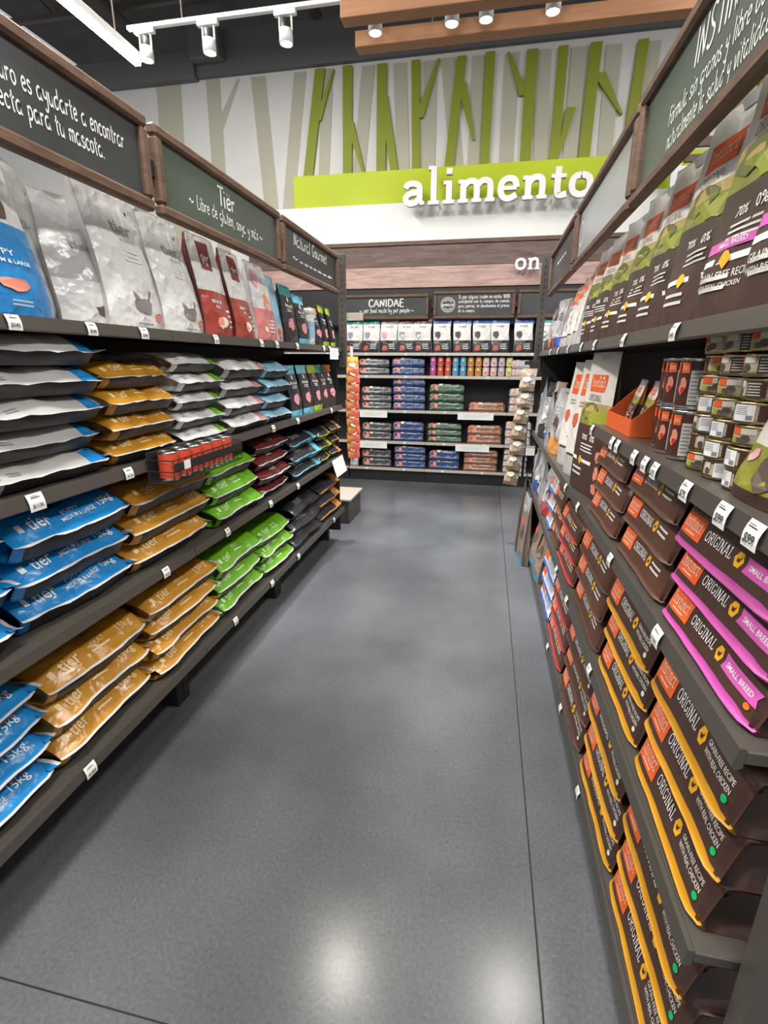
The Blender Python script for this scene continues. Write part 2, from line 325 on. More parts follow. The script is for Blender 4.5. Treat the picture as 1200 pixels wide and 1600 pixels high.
def prints(root, spec, surf):
    """spec items: (kind, part name, material, args...) laid on surf(u,a,lift)"""
    for it in spec:
        kind, name, m = it[:3]; b = MB(); lift = .0022
        if kind == 'text': s, u0, u1, a0, h = it[3:8]; vs, fs, W = text2d(s, .012); b.flat((fit(vs, u0, u1, a0, h), fs), lambda x, y: surf(x, y, .0032), m)
        elif kind == 'slab':
            s, u0, u1, a0, h, w = it[3:9]; vs, fs = merge(strokes(s, SLAB, w, .6, 3)[0]); b.flat((fit(vs, u0, u1, a0, h/14), fs), lambda x, y: surf(x, y, .0034), m)
        elif kind == 'hand':
            s, u0, u1, a0, h, w = it[3:9]; vs, fs = merge(strokes(s, HAND, w, .6, 3)[0]); b.flat((fit(vs, u0, u1, a0, h/17), fs), lambda x, y: surf(x, y, .0034), m)
        elif kind == 'rect': b.flat(cell(*it[3:7]), lambda x, y: surf(x, y, lift), m)
        elif kind == 'rect2': b.flat(cell(*it[3:7]), lambda x, y: surf(x, y, .003), m)
        elif kind == 'banner':
            u0, u1, a0, a1, nt = it[3:8]; vs, fs = cell(0, 1, 0, 1, 10, 4)
            b.flat(([(u0+(u1-u0)*p+(nt*(1-abs(2*q-1)))*(1-p)-(nt*(1-abs(2*q-1)))*p, a0+(a1-a0)*q) for p, q in vs], fs), lambda x, y: surf(x, y, .0026), m)
        elif kind == 'patch': b.flat(cell(*it[3:7], 8, 6), lambda x, y: surf(x, y, .0026), m)
        elif kind == 'poly': b.flat((it[3], [tuple(range(len(it[3])))]), lambda x, y: surf(x, y, lift), m)
        elif kind == 'poly2': b.flat((it[3], [tuple(range(len(it[3])))]), lambda x, y: surf(x, y, .0036), m)
        elif kind == 'dot': b.flat(disc(*it[3:7]), lambda x, y: surf(x, y, .0036), m)
        elif kind == 'blob': b.flat(blob(*it[3:8]), lambda x, y: surf(x, y, .0028), m)
        elif kind == 'lines':
            u0, u1, a0, a1, n = it[3:8]; r = random.Random(n)
            for i in range(n):
                y = a0+(a1-a0)*(i+.5)/n; hh = (a1-a0)/n*.2
                b.flat(cell(u0, u1-(u1-u0)*r.uniform(0, .3), y-hh, y+hh, 3, 1), lambda x, y: surf(x, y, .003), m)
        child(root, b.obj(name, root, link=False))

# ------------------------------------------------------------------ bags lying down
def lying_bag(name, L, D, T, zf, run, side, panel, seed, spec=(), end_col=None, end_u=2, near_col=None, strip=None, flap=None, edge=None, back=False, pw=1.8, amp=.004, far_e=.4, near_e=.72, endp=14, under=.03, flw=.007, wob=.007, srow=False, tip=None):
    """local frame: +x to the aisle (flange at x=0), +y the reading direction, z up"""
    r = random.Random(seed); ph = [r.uniform(0, 6.28) for _ in range(8)]
    A = math.hypot(run, T-zf)*1.06
    def e(u):
        t = 2*u-1; lo = far_e if t > 0 else near_e
        return 1-(1-lo)*abs(t)**endp
    def wr(u, s): return amp*(math.sin(9*u+5*s+ph[0])+.6*math.sin(17*u-9*s+ph[1])+.5*math.sin(31*u+ph[2]+3*s))
    def xw(u): return wob*math.sin(6*u+ph[3])+wob*.4*math.sin(19*u+ph[4])-.014*abs(2*u-1)**14
    def top(u, a, lift=0):
        q = a/A
        if q < 1: x = -run*q; z = zf+(T-zf)*(1-(1-max(q, -.2))**pw) if q > 0 else zf+(a)*.3
        else: x = -run-(a-A); z = T
        Z = zf+(z-zf)*e(u)+wr(u, a)*min(1, max(0, q)*1.5+.25)
        nx = max(.0, 1-q)*.7+.08
        return (x+xw(u)+lift*nx, u*L, Z+lift)
    def bot(u, s):
        if s <= 1: return (-under*s**1.6-.006*math.sin(PI*s)*math.sin(7*u+ph[6])+xw(u), u*L, zf*(1-s*(.55+.45*e(u))))
        return (-D*(s-1)+xw(u)*.3, u*L, zf*(1-(.55+.45*e(u))))
    b = MB(); us = [0, .02, .06, .14, .25, .37, .5, .63, .75, .86, .94, .98, 1]
    sa = [0, A*.25, A*.55, A*.85, A*1.15, (D-run)*.6+A, D-run+A]; sb = [1.6, 1.12, 1.0, .8, .4, .06]
    rings = []
    for u in us:
        ring = [top(u, a) for a in sa]
        lx = ring[-1]; ring.append((lx[0]-.01, lx[1], zf*.6)); ring += [bot(u, s) for s in sb]
        rings.append(ring)
    n = len(rings[0]); 
    for rg in rings: b.v += rg
    for i in range(len(us)-1):
        um = (us[i]+us[i+1])/2
        for j in range(n):
            m = side
            if j < 7 and not back: m = panel if near_col is None else near_col
            if strip and j >= n-4: m = strip
            if near_col and um < .05: m = near_col
            b.face((i*n+j, i*n+(j+1) % n, (i+1)*n+(j+1) % n, (i+1)*n+j), m)
    b.face(list(range(n)), near_col or (end_col if strip and end_col else side)); b.face([(len(us)-1)*n+j for j in range(n)][::-1], side if strip else (end_col or panel))
    root = b.obj(name, None, True, link=False)
    p = MB(); pu = sorted(set([0, .02, .05, .08, .16, .24, .32, .4, .48, .56, .64, .72, .8, .88, .94, 1]+([end_u] if end_u < 1 else [])))
    pa = [-.01, 0, A*.2, A*.4, A*.6, A*.8, A, A+.03, A+.08]
    fl = [.006*math.sin(23*u+ph[5])+.004*math.sin(51*u+ph[6]) for u in pu]
    def pf(u, a):
        if srow and abs(a-A*.2) < 1e-9: a = (.008+.009*u)*(1-.9*max(0, u-.9)/.1)
        if a < 0: X, Y, Z = top(u, 0, .0015); k = flw*.7*math.sin(23*u+ph[5])+flw*.45*math.sin(51*u+ph[6]); return (X+flw+.002+k*.4, Y, Z-.003+k*.55)
        return top(u, a, .0015)
    def pm(u, a):
        if edge and a < 0: return edge
        if srow and a < A*.12: return strip
        if end_col and (u > end_u if not strip else u < .045): return end_col
        return panel
    p.grid(pf, 0, 0, pm, pu, pa)
    child(root, p.obj('front_panel', root, True, link=False))
    if tip:
        q = MB(); q.grid(lambda u, v: (-.10-.05*u, L+.004+.006*math.sin(PI*u)*math.sin(PI*v), T*(.62+.3*v)), 4, 4, tip); child(root, q.obj('gusset_print', root, True, link=False))
    if flap:
        f = MB(); w0 = .04
        def ff(u, v):
            y0 = L+u*w0; s = v; x = -.004-min(D*.95, .36)*s; k = .007*math.sin(14*s+ph[7])+.004*math.sin(37*s)
            return (x, y0-.01+.006*math.sin(9*s+ph[1]), zf*.95+k*u*1.4-u*.006+(T-zf)*far_e*.5)
        f.grid(ff, 3, 12, lambda u, v: flap if u < .7 else (edge or flap))
        child(root, f.obj('seal_flap', root, True, link=False))
    prints(root, spec, lambda u, a, l: top(u, a, l))
    return root

# ------------------------------------------------------------------ standing bags
def standing_bag(name, W, Dp, H, body, zones, seed, spec=(), seal=None, back_lean=.0, pinch=.9, amp=.006, gusset=None, low_g=None):
    """zones: [(h_top, material), ...] bottom to top for the front panel"""
    r = random.Random(seed); ph = [r.uniform(0, 6.28) for _ in range(8)]
    def dep(h): return Dp*(1-.94*max(0, (h-.12)/.88)**1.35) if h > .12 else Dp*(.92+.08*h/.12)
    def wid(h): return W*(1-.04*math.sin(PI*h)-(1-pinch)*max(0, h-.6)/.4)
    def wr(u, h): return amp*(math.sin(7*h+4*u+ph[0])+.7*math.sin(15*h-7*u+ph[1])+.4*math.sin(29*h+9*u+ph[2]))*min(1, h*4)*(1-.5*h)
    def lean(h): return -back_lean*h*h-Dp*.18*h
    def front(u, h, lift=0):
        w = wid(h); d = dep(h); bul = (1-abs(2*u-1)**3)
        x = lean(h)+d*(.36+.14*bul)+wr(u, h)*(.3+.7*bul); return (x+lift, (u-.5)*w+.006*math.sin(6*h+ph[3]), h*H)
    def backs(u, h):
        w = wid(h); d = dep(h); bul = (1-abs(2*u-1)**3); return (lean(h)-d*(.36+.14*bul), (u-.5)*w+.006*math.sin(6*h+ph[3]), h*H)
    hs = sorted(set([0, .03, .1, .2, .3, .4, .5, .6, .7, .8, .88, .94, 1]+[z[0] for z in zones])); us = [0, .08, .2, .35, .5, .65, .8, .92, 1]
    b = MB(); b.grid(lambda u, h: backs(1-u, h), 0, 0, body, us, hs)
    for sgn in (0, 1):
        def gus(v, h):
            F = front(sgn, h); B = backs(sgn, h); t = v; inn = dep(h)*.16*math.sin(PI*t)*(.3+h)
            return (F[0]+(B[0]-F[0])*t, F[1]-(1 if sgn else -1)*inn, h*H)
        b.grid(gus, 0, 0, (lambda v, h: low_g if low_g and h < .55 else (gusset or body)), [0, .25, .5, .75, 1] if sgn else [1, .75, .5, .25, 0], hs)
    k = len(b.v); b.v += [front(0, 0), front(1, 0), backs(1, 0), backs(0, 0)]; b.face((k, k+3, k+2, k+1), body)
    b.grid(lambda u, h: front(u, h, -.002), 0, 0, body, us, hs)
    root = b.obj(name, None, True, link=False)
    def zm(u, h):
        for t, m in zones:
            if h < t: return m
        return zones[-1][1]
    p = MB(); p.grid(lambda u, h: front(u, h, .001), 0, 0, zm, us, hs)
    child(root, p.obj('front_panel', root, True, link=False))
    s = MB(); s.grid(lambda u, v: (lean(1)+.004*math.sin(8*u+ph[4])+(.004 if 1 else 0), (u-.5)*wid(1), H*(.955+.06*v)), 8, 2, seal or zones[-1][1])
    s.grid(lambda u, v: (lean(1)-.004+.004*math.sin(8*u+ph[4]), (u-.5)*wid(1), H*(.955+.06*v)), 8, 2, seal or zones[-1][1])
    child(root, s.obj('top_seal', root, True, link=False))
    prints(root, spec, lambda u, a, l: front(u, a, l))
    return root

# ------------------------------------------------------------------ setting
b = MB(); b.box(-7, 6, -2.76, 9, -.05, -.004, M_INK); floor = struct(b.obj('floor'))
XS = [-7, -3.23, .24, 3.7, 6]; YS = [-2.76, .71, 4.18, 7.65]
for i in range(4):
    for j in range(3):
        boxobj('floor_slab', (XS[i]+.002, XS[i+1]-.002, YS[j]+.002, YS[j+1]-.002, -.03, 0), CONC, floor, .0015)
b = MB(); b.box(-7, 6, 7.02, 7.2, 0, 5.02, M_WALL); wall = struct(b.obj('wall_back'))
LIME = [(-2.20,4.97,-2.41,3.78,0.123),(-2.03,4.95,-2.25,4.44,0.079),(-1.86,4.97,-1.88,3.77,0.114),(-1.85,4.41,-1.64,3.77,0.097),(-1.44,4.95,-1.45,3.78,0.114),(-1.42,4.64,-1.28,3.84,0.097),(-1.04,4.95,-1.01,3.77,0.097),(-0.77,4.94,-0.99,4.38,0.097),(-0.51,4.94,-0.62,3.76,0.106),(-0.50,4.69,-0.33,4.11,0.106),(-0.19,4.95,-0.19,3.76,0.106),(0.01,4.93,0.21,4.51,0.097),(0.27,4.93,0.28,3.76,0.123),(0.60,4.93,0.60,3.76,0.106),(0.74,4.35,0.62,3.77,0.088),(0.94,4.93,0.93,3.75,0.123),(1.00,4.65,1.28,4.25,0.123),(1.42,4.91,1.38,3.74,0.106),(2.28,4.95,2.39,3.72,0.106),(2.62,4.95,2.75,3.71,0.123)]
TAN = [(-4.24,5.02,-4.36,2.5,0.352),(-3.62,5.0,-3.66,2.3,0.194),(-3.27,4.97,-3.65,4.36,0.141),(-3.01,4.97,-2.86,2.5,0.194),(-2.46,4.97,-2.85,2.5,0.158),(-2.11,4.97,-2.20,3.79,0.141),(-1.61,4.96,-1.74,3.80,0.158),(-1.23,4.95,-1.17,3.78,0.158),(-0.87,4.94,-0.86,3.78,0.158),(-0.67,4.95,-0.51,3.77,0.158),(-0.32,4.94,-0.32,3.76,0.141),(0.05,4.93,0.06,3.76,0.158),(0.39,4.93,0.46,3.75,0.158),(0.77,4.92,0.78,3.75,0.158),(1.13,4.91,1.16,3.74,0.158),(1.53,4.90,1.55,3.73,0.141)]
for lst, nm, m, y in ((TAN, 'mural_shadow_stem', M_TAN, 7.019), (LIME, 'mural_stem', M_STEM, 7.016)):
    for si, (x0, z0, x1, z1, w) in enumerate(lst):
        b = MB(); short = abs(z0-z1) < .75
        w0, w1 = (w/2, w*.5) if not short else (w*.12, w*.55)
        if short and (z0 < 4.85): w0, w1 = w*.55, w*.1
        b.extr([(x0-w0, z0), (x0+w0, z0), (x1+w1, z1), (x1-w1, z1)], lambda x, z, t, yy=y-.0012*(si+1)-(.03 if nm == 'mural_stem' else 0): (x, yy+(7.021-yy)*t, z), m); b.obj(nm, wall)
# bulkhead, ceiling
b = MB(); b.box(-7, -3.81, 6.9, 7.2, 4.98, 5.25, M_GREY, .005); struct(b.obj('trim_1'))
b = MB(); b.box(-3.8, 6, 6.95, 7.3, 5.0, 5.45, M_GREY, .005); struct(b.obj('trim_2'))
b = MB(); b.box(-3.8, -3.4, 6.8, 6.94, 5.12, 5.7, M_GREY, .005); struct(b.obj('trim_3'))
b = MB(); b.box(-7, 6, -3, 9, 6.3, 6.4, M_CEIL); ceil = struct(b.obj('ceiling'))
for i in range(7):
    y = 2.2+i*.75; b = MB()
    b.box(-7, 6, y-.04, y+.04, 6.12, 6.22, M_TRUSS); b.box(-7, 6, y-.03, y+.03, 5.62, 5.68, M_TRUSS)
    for k in range(26): b.tube((-7+k*.5, y, 5.65 if k % 2 else 6.15), (-6.5+k*.5, y, 6.15 if k % 2 else 5.65), .018, M_TRUSS, 5)
    b.obj('roof_truss', ceil)
for i, (x, r_) in enumerate(((-4.6, .16), (-2.2, .1), (-.4, .06), (1.4, .14))):
    b = MB(); b.tube((x, -3, 5.4+.1*(i % 2)), (x, 6.9, 5.4+.1*(i % 2)), r_, M_TRUSS, 12); b.obj('ceiling_duct', ceil, True)

# fascia over the back shelves
fz = empty('wall_fascia', (0, 6.98, 2.4)); tag(fz, 'lime and white fascia panel with wooden planks above back shelves', 'fascia')
def wbox(name, par, dims, m, ch=.003): o = boxobj(name, dims, m, par, ch); o.matrix_parent_inverse = Matrix.Translation(-par.location); return o
wbox('lime_panel', fz, (-2.55, 4, 6.86, 7.0, 3.46, 3.82), M_LIME)
wbox('white_panel', fz, (-3.2, 4, 6.84, 7.0, 3.03, 3.46), M_PANEL)
wbox('trim_strip', fz, (-3.2, 4, 6.80, 7.0, 2.985, 3.03), M_FRAME)
wbox('plank', fz, (-3.2, 4, 6.82, 7.0, 2.745, 2.985), M_PLANKD)
wbox('plank', fz, (-3.2, 4, 6.818, 7.0, 2.50, 2.742), M_PLANKL)
wbox('black_header', fz, (-3.2, 4, 6.84, 7.0, 2.06, 2.50), M_BLACK)
M_SIGNW = mat('white_letter', (.9, .9, .9), .4)
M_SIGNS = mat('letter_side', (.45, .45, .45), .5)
def sign_word(word, x0, z0, h, w, dep, label, y=6.60, width=None):
    e_ = empty('sign_lettering', (x0, y+dep, z0)); tag(e_, label, 'lettering'); x = 0; k = h/10
    tot = sum(SLAB[c][0] for c in word); sx = (width/tot) if width else k
    for ch in word:
        rb, adv = strokes(ch, SLAB, w, .62, 5); b = MB()
        for i, (vs, fs) in enumerate(rb):
            n = len(vs)//2; out = [vs[2*q] for q in range(n)]+[vs[2*q+1] for q in reversed(range(n))]; off = len(b.v); o2 = .0004*i
            for (a, c_) in vs: b.v.append(((x+a)*sx, -dep-o2, c_*k))
            for (a, c_) in vs: b.v.append(((x+a)*sx, 0, c_*k))
            N = len(vs)
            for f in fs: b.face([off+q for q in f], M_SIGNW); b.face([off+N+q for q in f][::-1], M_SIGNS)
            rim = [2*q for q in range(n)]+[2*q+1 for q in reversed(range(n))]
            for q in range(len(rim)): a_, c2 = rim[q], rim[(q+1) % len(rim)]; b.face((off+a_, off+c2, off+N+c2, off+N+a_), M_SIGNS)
        b.obj('letter', e_); x += adv
    bk = MB()
    for q in range(2): bk.tube((tot*sx*(.2+.6*q), 0, h*.06), (tot*sx*(.2+.6*q), 6.85-y-dep, h*.06), .012, M_LAMPW)
    bk.obj('mounting_stud', e_)
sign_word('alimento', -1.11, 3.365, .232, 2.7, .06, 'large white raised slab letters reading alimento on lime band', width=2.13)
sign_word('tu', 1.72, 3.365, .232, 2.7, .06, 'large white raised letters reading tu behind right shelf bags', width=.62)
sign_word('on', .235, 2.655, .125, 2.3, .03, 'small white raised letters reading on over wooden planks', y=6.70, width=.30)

# ceiling lights
def spot(x, y, z, label, power, aim=(0, 0, 0)):
    r = empty('track_spotlight', (x, y, z)); tag(r, label, 'spotlight', 'track spotlights on the ceiling rail')
    b = MB(); b.box(-.09, .09, -.02, .02, -.035, 0, M_LAMPW, .004); b.obj('adapter', r)
    b = MB(); b.tube((.05, 0, -.03), (.05, 0, -.13), .008, M_LAMPW); b.tube((-.05, 0, -.03), (-.05, 0, -.13), .008, M_LAMPW); b.obj('yoke', r)
    b = MB(); b.lathe([(0, -.06), (.038, -.06), (.04, -.12)], 16, M_BLACK); b.obj('heat_sink', r, True)
    b = MB(); b.lathe([(.04, -.12), (.052, -.125), (.054, -.215), (.046, -.215), (.044, -.19)], 18, M_LAMPW); b.obj('lamp_body', r, True)
    b = MB(); b.lathe([(.044, -.2), (.0, -.2)], 18, M_GLOW); b.obj('lamp_lens', r)
    d = bpy.data.lights.new('spot', 'SPOT'); d.energy = power; d.spot_size = 1.05; d.spot_blend = .6; d.color = (.92, .95, 1) if power > 200 else (1, .95, .87); d.shadow_soft_size = .05
    l = bpy.data.objects.new('spot', d); COL.objects.link(l); l.location = (x, y, z-.22)
    l.rotation_euler = (Vector(aim)-l.location).to_track_quat('-Z', 'Y').to_euler()
b = MB(); b.box(-3.1, 2.4, 4.58, 4.62, 4.215, 4.245, M_LAMPW, .003); rail = b.obj('lighting_rail'); tag(rail, 'long thin white lighting rail under the dark ceiling', 'lighting rail')
for x in (-2.6, .5, 2.2):
    b = MB(); b.tube((x, 4.6, 4.24), (x, 4.6, 6.3), .006, M_TRUSS); b.obj('suspension_rod', rail)
where = ['leftmost, beside the glowing tube light', 'second from left, above the tan mural', 'third from left, before the wooden beams', 'first under the wooden beams, left end', 'beneath the beams, above letter i', 'beneath the beams, above letter n', 'beneath the beams, rightmost in view']
for i, (x, aim) in enumerate(((-2.95, (-1.3, 3, 1)), (-2.38, (-1.9, 6.8, 3.4)), (-1.72, (-.8, 6.9, 3.0)), (-1.0, (-.7, 4, 0)), (-.42, (.1, 6.9, 3.0)), (-.17, (-.3, 4, 0)), (.3, (1.0, 6.9, 3.0)))):
    spot(x, 4.6, 4.215, 'white track spotlight, '+where[i], {4: 300, 3: 60}.get(aim[1], 26), aim)
for i, (x, y) in enumerate(((-1.1, 3.4), (.56, 3.5))):
    spot(x, y, 4.6, ['white spotlight on a rod above the aisle, left one', 'white spotlight on a rod above the aisle, right one'][i], 60, (x*.5, y-1.2, 0))
    b = MB(); b.tube((x, y, 4.6), (x, y, 6.3), .008, M_TRUSS); o = b.obj('ceiling_rod', ceil)
for i, (y, z, x0) in enumerate(((4.42, 3.99, -1.21), (4.90, 4.05, -1.22))):
    b = MB(); b.box(x0, 3.6, y-.06, y+.06, z, z+.11, M_BEAM, .004); o = b.obj('ceiling_beam')
    tag(o, ['orange wooden ceiling beam, the nearer one cut by the top edge', 'orange wooden ceiling beam nearest the mural, hanging over aisle'][i], 'beam', 'orange wooden ceiling beams')
    for x in (-.6, 1.6, 3.2):
        r_ = MB(); r_.tube((x, y, z+.105), (x, y, 6.3), .006, M_TRUSS); r_.obj('hanger', o)
t = empty('tube_light', (-3.08, 3.7, 4.0)); tag(t, 'glowing white linear tube light hanging at upper left', 'tube light')
b = MB(); b.box(-.04, .04, -.6, .98, .035, .09, M_LAMPW, .004); b.obj('housing', t)
b = MB(); b.box(-.03, .03, -.58, .96, .0, .035, M_TUBE, .006); b.obj('diffuser', t)
b = MB(); b.tube((0, -.3, .09), (0, -.3, 2.3), .006, M_TRUSS); b.tube((0, .7, .09), (0, .7, 2.3), .006, M_TRUSS); b.obj('cable', t)
# hanging wooden frame beyond the right shelves
t = empty('hanging_frame', (2.4, 6.0, 3.45)); tag(t, 'horizontal wooden rails hanging in front of the lime band', 'frame')
for z0, z1 in ((3.44, 3.5), (3.56, 3.64)): wbox('rail', t, (1.72, 3.4, 5.98, 6.02, z0, z1), M_FRAME)
b = MB()
for x in (-.5, .8): b.tube((x, 0, .18), (x, 0, 2.85), .006, M_TRUSS)
b.obj('hanger', t)

# ------------------------------------------------------------------ shelving
TAGM = {}
def tag_mesh(s, big=1.0):
    if (s, big) in TAGM: return TAGM[s, big]
    b = MB(); w, h = .026*big, .032*big
    b.grid(lambda u, v: (.004*math.sin(PI*v)+.001, (u-.5)*2*w*.8, (v-.5)*2*h*.62), 2, 4, M_TAG)
    vs, fs, W = text2d(s, .02); sc_ = min(w*1.05/W, h*.5)
    b.flat(([((a-W/2)*sc_, c_*sc_) for a, c_ in vs], fs), lambda x, y: (.006, x, y-.6*h*.62), M_INK)
    b.flat(cell(-w*.5, w*.4, h*.3, h*.36, 2, 1), lambda x, y: (.006, x, y), M_INK); b.flat(cell(-w*.5, w*.2, h*.42, h*.46, 2, 1), lambda x, y: (.006, x, y), M_INK)
    o = b.obj('price_tag', None, link=False); TAGM[s, big] = o; return o
def unit(label, ang, origin, length, depth, levels, panel_top, post_top, panel_mat=M_BACK, lip=.045, foot=True, kick=False, uprights=(0, 1), dark_backdrop=0, rail=None):
    """local frame: +x to the aisle, lip at x=0, y along the aisle 0..length"""
    e_ = empty('shelving_unit', origin, ang); tag(e_, label, 'shelving', 'shelving units along the aisle')
    for z, tags in levels:
        sh = boxobj('shelf', (-depth, -.004, .002, length-.002, z-.016, z+.010), M_STEEL, e_, .003)
        rl = MB(); y0, y1 = .002, length-.002
        rl.extr([(-.004, z+.013), (.006, z+.013), (.012, z-.022), (.006, z-.027), (-.004, z-.022)], lambda x, zz, t: (x, y0+(y1-y0)*t, zz), rail or M_STEEL)
        rl.obj('price_rail', sh)
        for y, s, big in tags:
            o = tag_mesh(s, big).copy(); COL.objects.link(o); o.parent = sh; o.location = (.0115, y, z-.008); o.rotation_euler = (0, math.radians(-12), 0)
    boxobj('back_panel', (-depth-.02, -depth, .0, length, .12, 1.69), M_BACK, e_, .001)
    if panel_top > 1.75: boxobj('upper_back_panel', (-depth-.02, -depth, .0, length, 1.70, panel_top), panel_mat, e_, .001)
    for k in uprights:
        y = .0 if k == 0 else length
        boxobj('upright', (-depth-.06, -depth-.021, y-.02 if k else y+.0, y if k else y+.02, 0, post_top), M_BLACK, e_, .002)
    for k in (0, 1):
        y = .0 if k == 0 else length-.05
        if foot: boxobj('foot', (-depth, -.14, y, y+.05, 0, levels[-1][0]-.023), M_BLACK, e_, .003)
    if dark_backdrop: boxobj('dark_backdrop', (-depth, -.03, length-.016 if dark_backdrop > 0 else .002, length-.002 if dark_backdrop > 0 else .016, .1, 1.66), M_BACK, e_, .002)  # dark sheet added at the far end so goods get a dark backdrop
    if kick: boxobj('kick_plate', (-.05, -.03, .002, length-.002, 0, levels[-1][0]-.024), M_BLACK, e_, .002)
    return e_
XL, XR, YB = -1.22, .42, 6.70
LZ = (1.70, 1.23, .80, .31); RZ = (1.675, 1.36, 1.022, .585, .135); BZ = (1.70, 1.415, .967, .55, .18)
LT = {0: [(1.16, '$340', 1), (1.43, '$340', 1), (1.68, '$340', 1), (2.18, '$520', 1), (2.66, '$520', 1), (2.87, '$520', 1), (3.2, '$275', 1), (3.75, '$275', 1), (3.9, '$99', 1)],
      1: [(1.12, '$1130', 1.25), (1.5, '$1130', 1), (2.75, '$890', 1), (3.15, '$890', 1), (3.9, '$640', 1)],
      2: [(1.63, '$1050', 1), (2.13, '$1050', 1), (2.65, '$980', 1), (3.1, '$980', 1)],
      3: [(1.12, '$1850', 1.1), (2.13, '$1050', 1), (2.6, '$980', 1), (3.05, '$980', 1), (3.9, '$720', 1)]}
LB = [-.45, .70, 1.85, 3.02, 4.24]
names = ['left shelving unit closest to the camera at frame edge', 'left shelving unit holding blue and grey sacks', 'left shelving unit in the middle with green sacks', 'left shelving unit at the far end with black bags']
for i in range(4):
    y0, y1 = LB[i], LB[i+1]
    unit(names[i], 0, (XL, y0, 0), y1-y0, .5, [(LZ[k], [(t[0]-y0, t[1], t[2]) for t in LT[k] if y0 < t[0] < y1]) for k in range(4)], 2.05 if i == 3 else 1.72, 2.1, M_TAUPE if i == 3 else M_BACK, uprights=(0, 1) if i == 3 else (0,), dark_backdrop=1 if i == 3 else 0)
RT = {0: [(1.3, '$480', 1), (1.75, '$480', 1), (2.2, '$480', 1), (2.5, '$480', 1), (2.9, '$350', 1), (3.3, '$350', 1), (3.7, '$350', 1)],
      1: [(.805, '$99', 1.1), (.91, '$99', 1.1), (1.08, '$75', 1.05), (1.28, '$75', 1), (1.36, '$199', 1), (1.46, '$199', 1), (1.65, '$199', 1), (1.72, '$199', 1), (2.05, '$59', 1)],
      2: [(1.09, '$1300', 1.1), (1.55, '$1300', 1), (2.15, '$1250', 1), (2.5, '$1250', 1)],
      3: [(1.61, '$1300', 1), (2.15, '$1300', 1), (2.5, '$1250', 1)], 4: [(1.53, '$1300', .9), (1.99, '$1300', .9), (2.5, '$1250', .9)]}
RB = [.72, 2.10, 3.32, 4.55]
names = ['right shelving unit nearest the camera with tins and sacks', 'right shelving unit in the middle with tall white bags', 'right shelving unit at the far end with crumpled pouches']
for i in range(3):
    y0, y1 = RB[i], RB[i+1]
    lv = [(RZ[k], [(y1-t[0], t[1], t[2]) for t in RT[k] if y0 < t[0] < y1]) for k in range(5) if not (k == 1 and i > 0)]
    unit(names[i], PI, (XR, y1, 0), y1-y0, .5, lv, 2.05 if i == 2 else 1.70, 2.1, M_TAUPE if i == 2 else M_BACK, foot=False, kick=True, uprights=(0, 1) if i == 0 else (0,), dark_backdrop=-1 if i == 2 else 0)
BXS = [-1.83, -.77, .27, 1.33, 2.37, -2.89, -1.84]
names = ['back wall shelving unit under the first chalkboard', 'back wall shelving unit in the middle with coloured tins', 'back wall shelving unit mostly hidden behind right post', '', '', 'back wall shelving unit hidden behind left shelves']
for i in (0, 1, 2, 5):
    x0, x1 = BXS[i], BXS[i+1]
    unit(names[i], -PI/2, (x0, YB, 0), x1-x0, .12 if False else .3, [(z, [(.25, '$300', .8), (.78, '$300', .8)]) for z in BZ], 2.05, 2.05, M_BACK, foot=False, kick=True, rail=mat('pale_rail', (.42, .38, .33), .35))
# end posts and near post
def post(name, x0, x1, y0, y1, z1, label, holes=True, z0=0):
    e_ = empty(name, ((x0+x1)/2, (y0+y1)/2, 0)); tag(e_, label, 'post')
    wbox('post_body', e_, (x0, x1, y0, y1, z0, z1), M_STEEL, .004)
    b = MB(); n = int((z1-z0)/.05)
    b.box(-.006, .006, -(y1-y0)/2-.0015, -(y1-y0)/2+.004, 0, .025, M_INK); sl = b.obj('slot', None, link=False)
    for i in range(n if holes else 0):
        o = sl.copy(); COL.objects.link(o); o.parent = e_; o.location = (0, 0, z0+.02+i*.05)
post('end_post', -1.235, -1.175, 4.245, 4.29, 2.42, 'bronze slotted post at the far end of left shelves', True, 1.55)
post('end_post', .375, .435, 4.555, 4.6, 2.44, 'dark slotted post at the far end of right shelves', True, 1.5)
post('end_post', .485, .535, .66, .705, 2.4, 'dark steel post at lower right corner by brown sacks', False)
boxobj('end_plinth', (-1.62, -1.30, 4.72, 5.2, 0, .24), M_STEEL, None, .006); o = bpy.data.objects['end_plinth']; tag(o, 'low taupe display plinth past the left shelves', 'plinth')
pl = boxobj('plinth_top', (-1.63, -1.28, 4.70, 5.22, .241, .262), mat('beige_top', (.42, .36, .3), .5), o, .003)

# ------------------------------------------------------------------ chalkboard signs
def sign(label, ang, loc, length, h, board, texts, extra=None):
    """local: +x to viewer, y reading direction 0..length, z 0..h"""
    e_ = empty('chalkboard_sign', loc, ang); tag(e_, label, 'sign', 'chalkboard header signs')
    w = .04
    for nm, (ya, yb, za, zb) in (('frame_rail', (0, length, 0, w)), ('frame_rail', (0, length, h-w, h)), ('frame_stile', (0, w, w, h-w)), ('frame_stile', (length-w, length, w, h-w))):
        boxobj(nm, (-.02, .02, ya, yb, za, zb), M_FRAME, e_, .009)
    boxobj('slate', (-.012, .0, w*.9, length-w*.9, w*.9, h-w*.9), board, e_, 0)
    b = MB(); b.box(-.03, .0, -.03, .01, h*.4, h*.6, M_BLACK, .004); b.obj('clip', e_)
    for s, y0, y1, z, hh, wd in texts:
        rb, adv = strokes(s, HAND, wd, 1, 4); vs, fs = merge(rb); vs = fit(vs, y0, y1, z, hh/17)
        b = MB(); b.flat((vs, fs), lambda x, y: (.0015, x, y), M_CHALK); b.obj('chalk_lettering', e_)
    if extra: extra(e_)
    return e_
ZS = 2.11; HS = .295
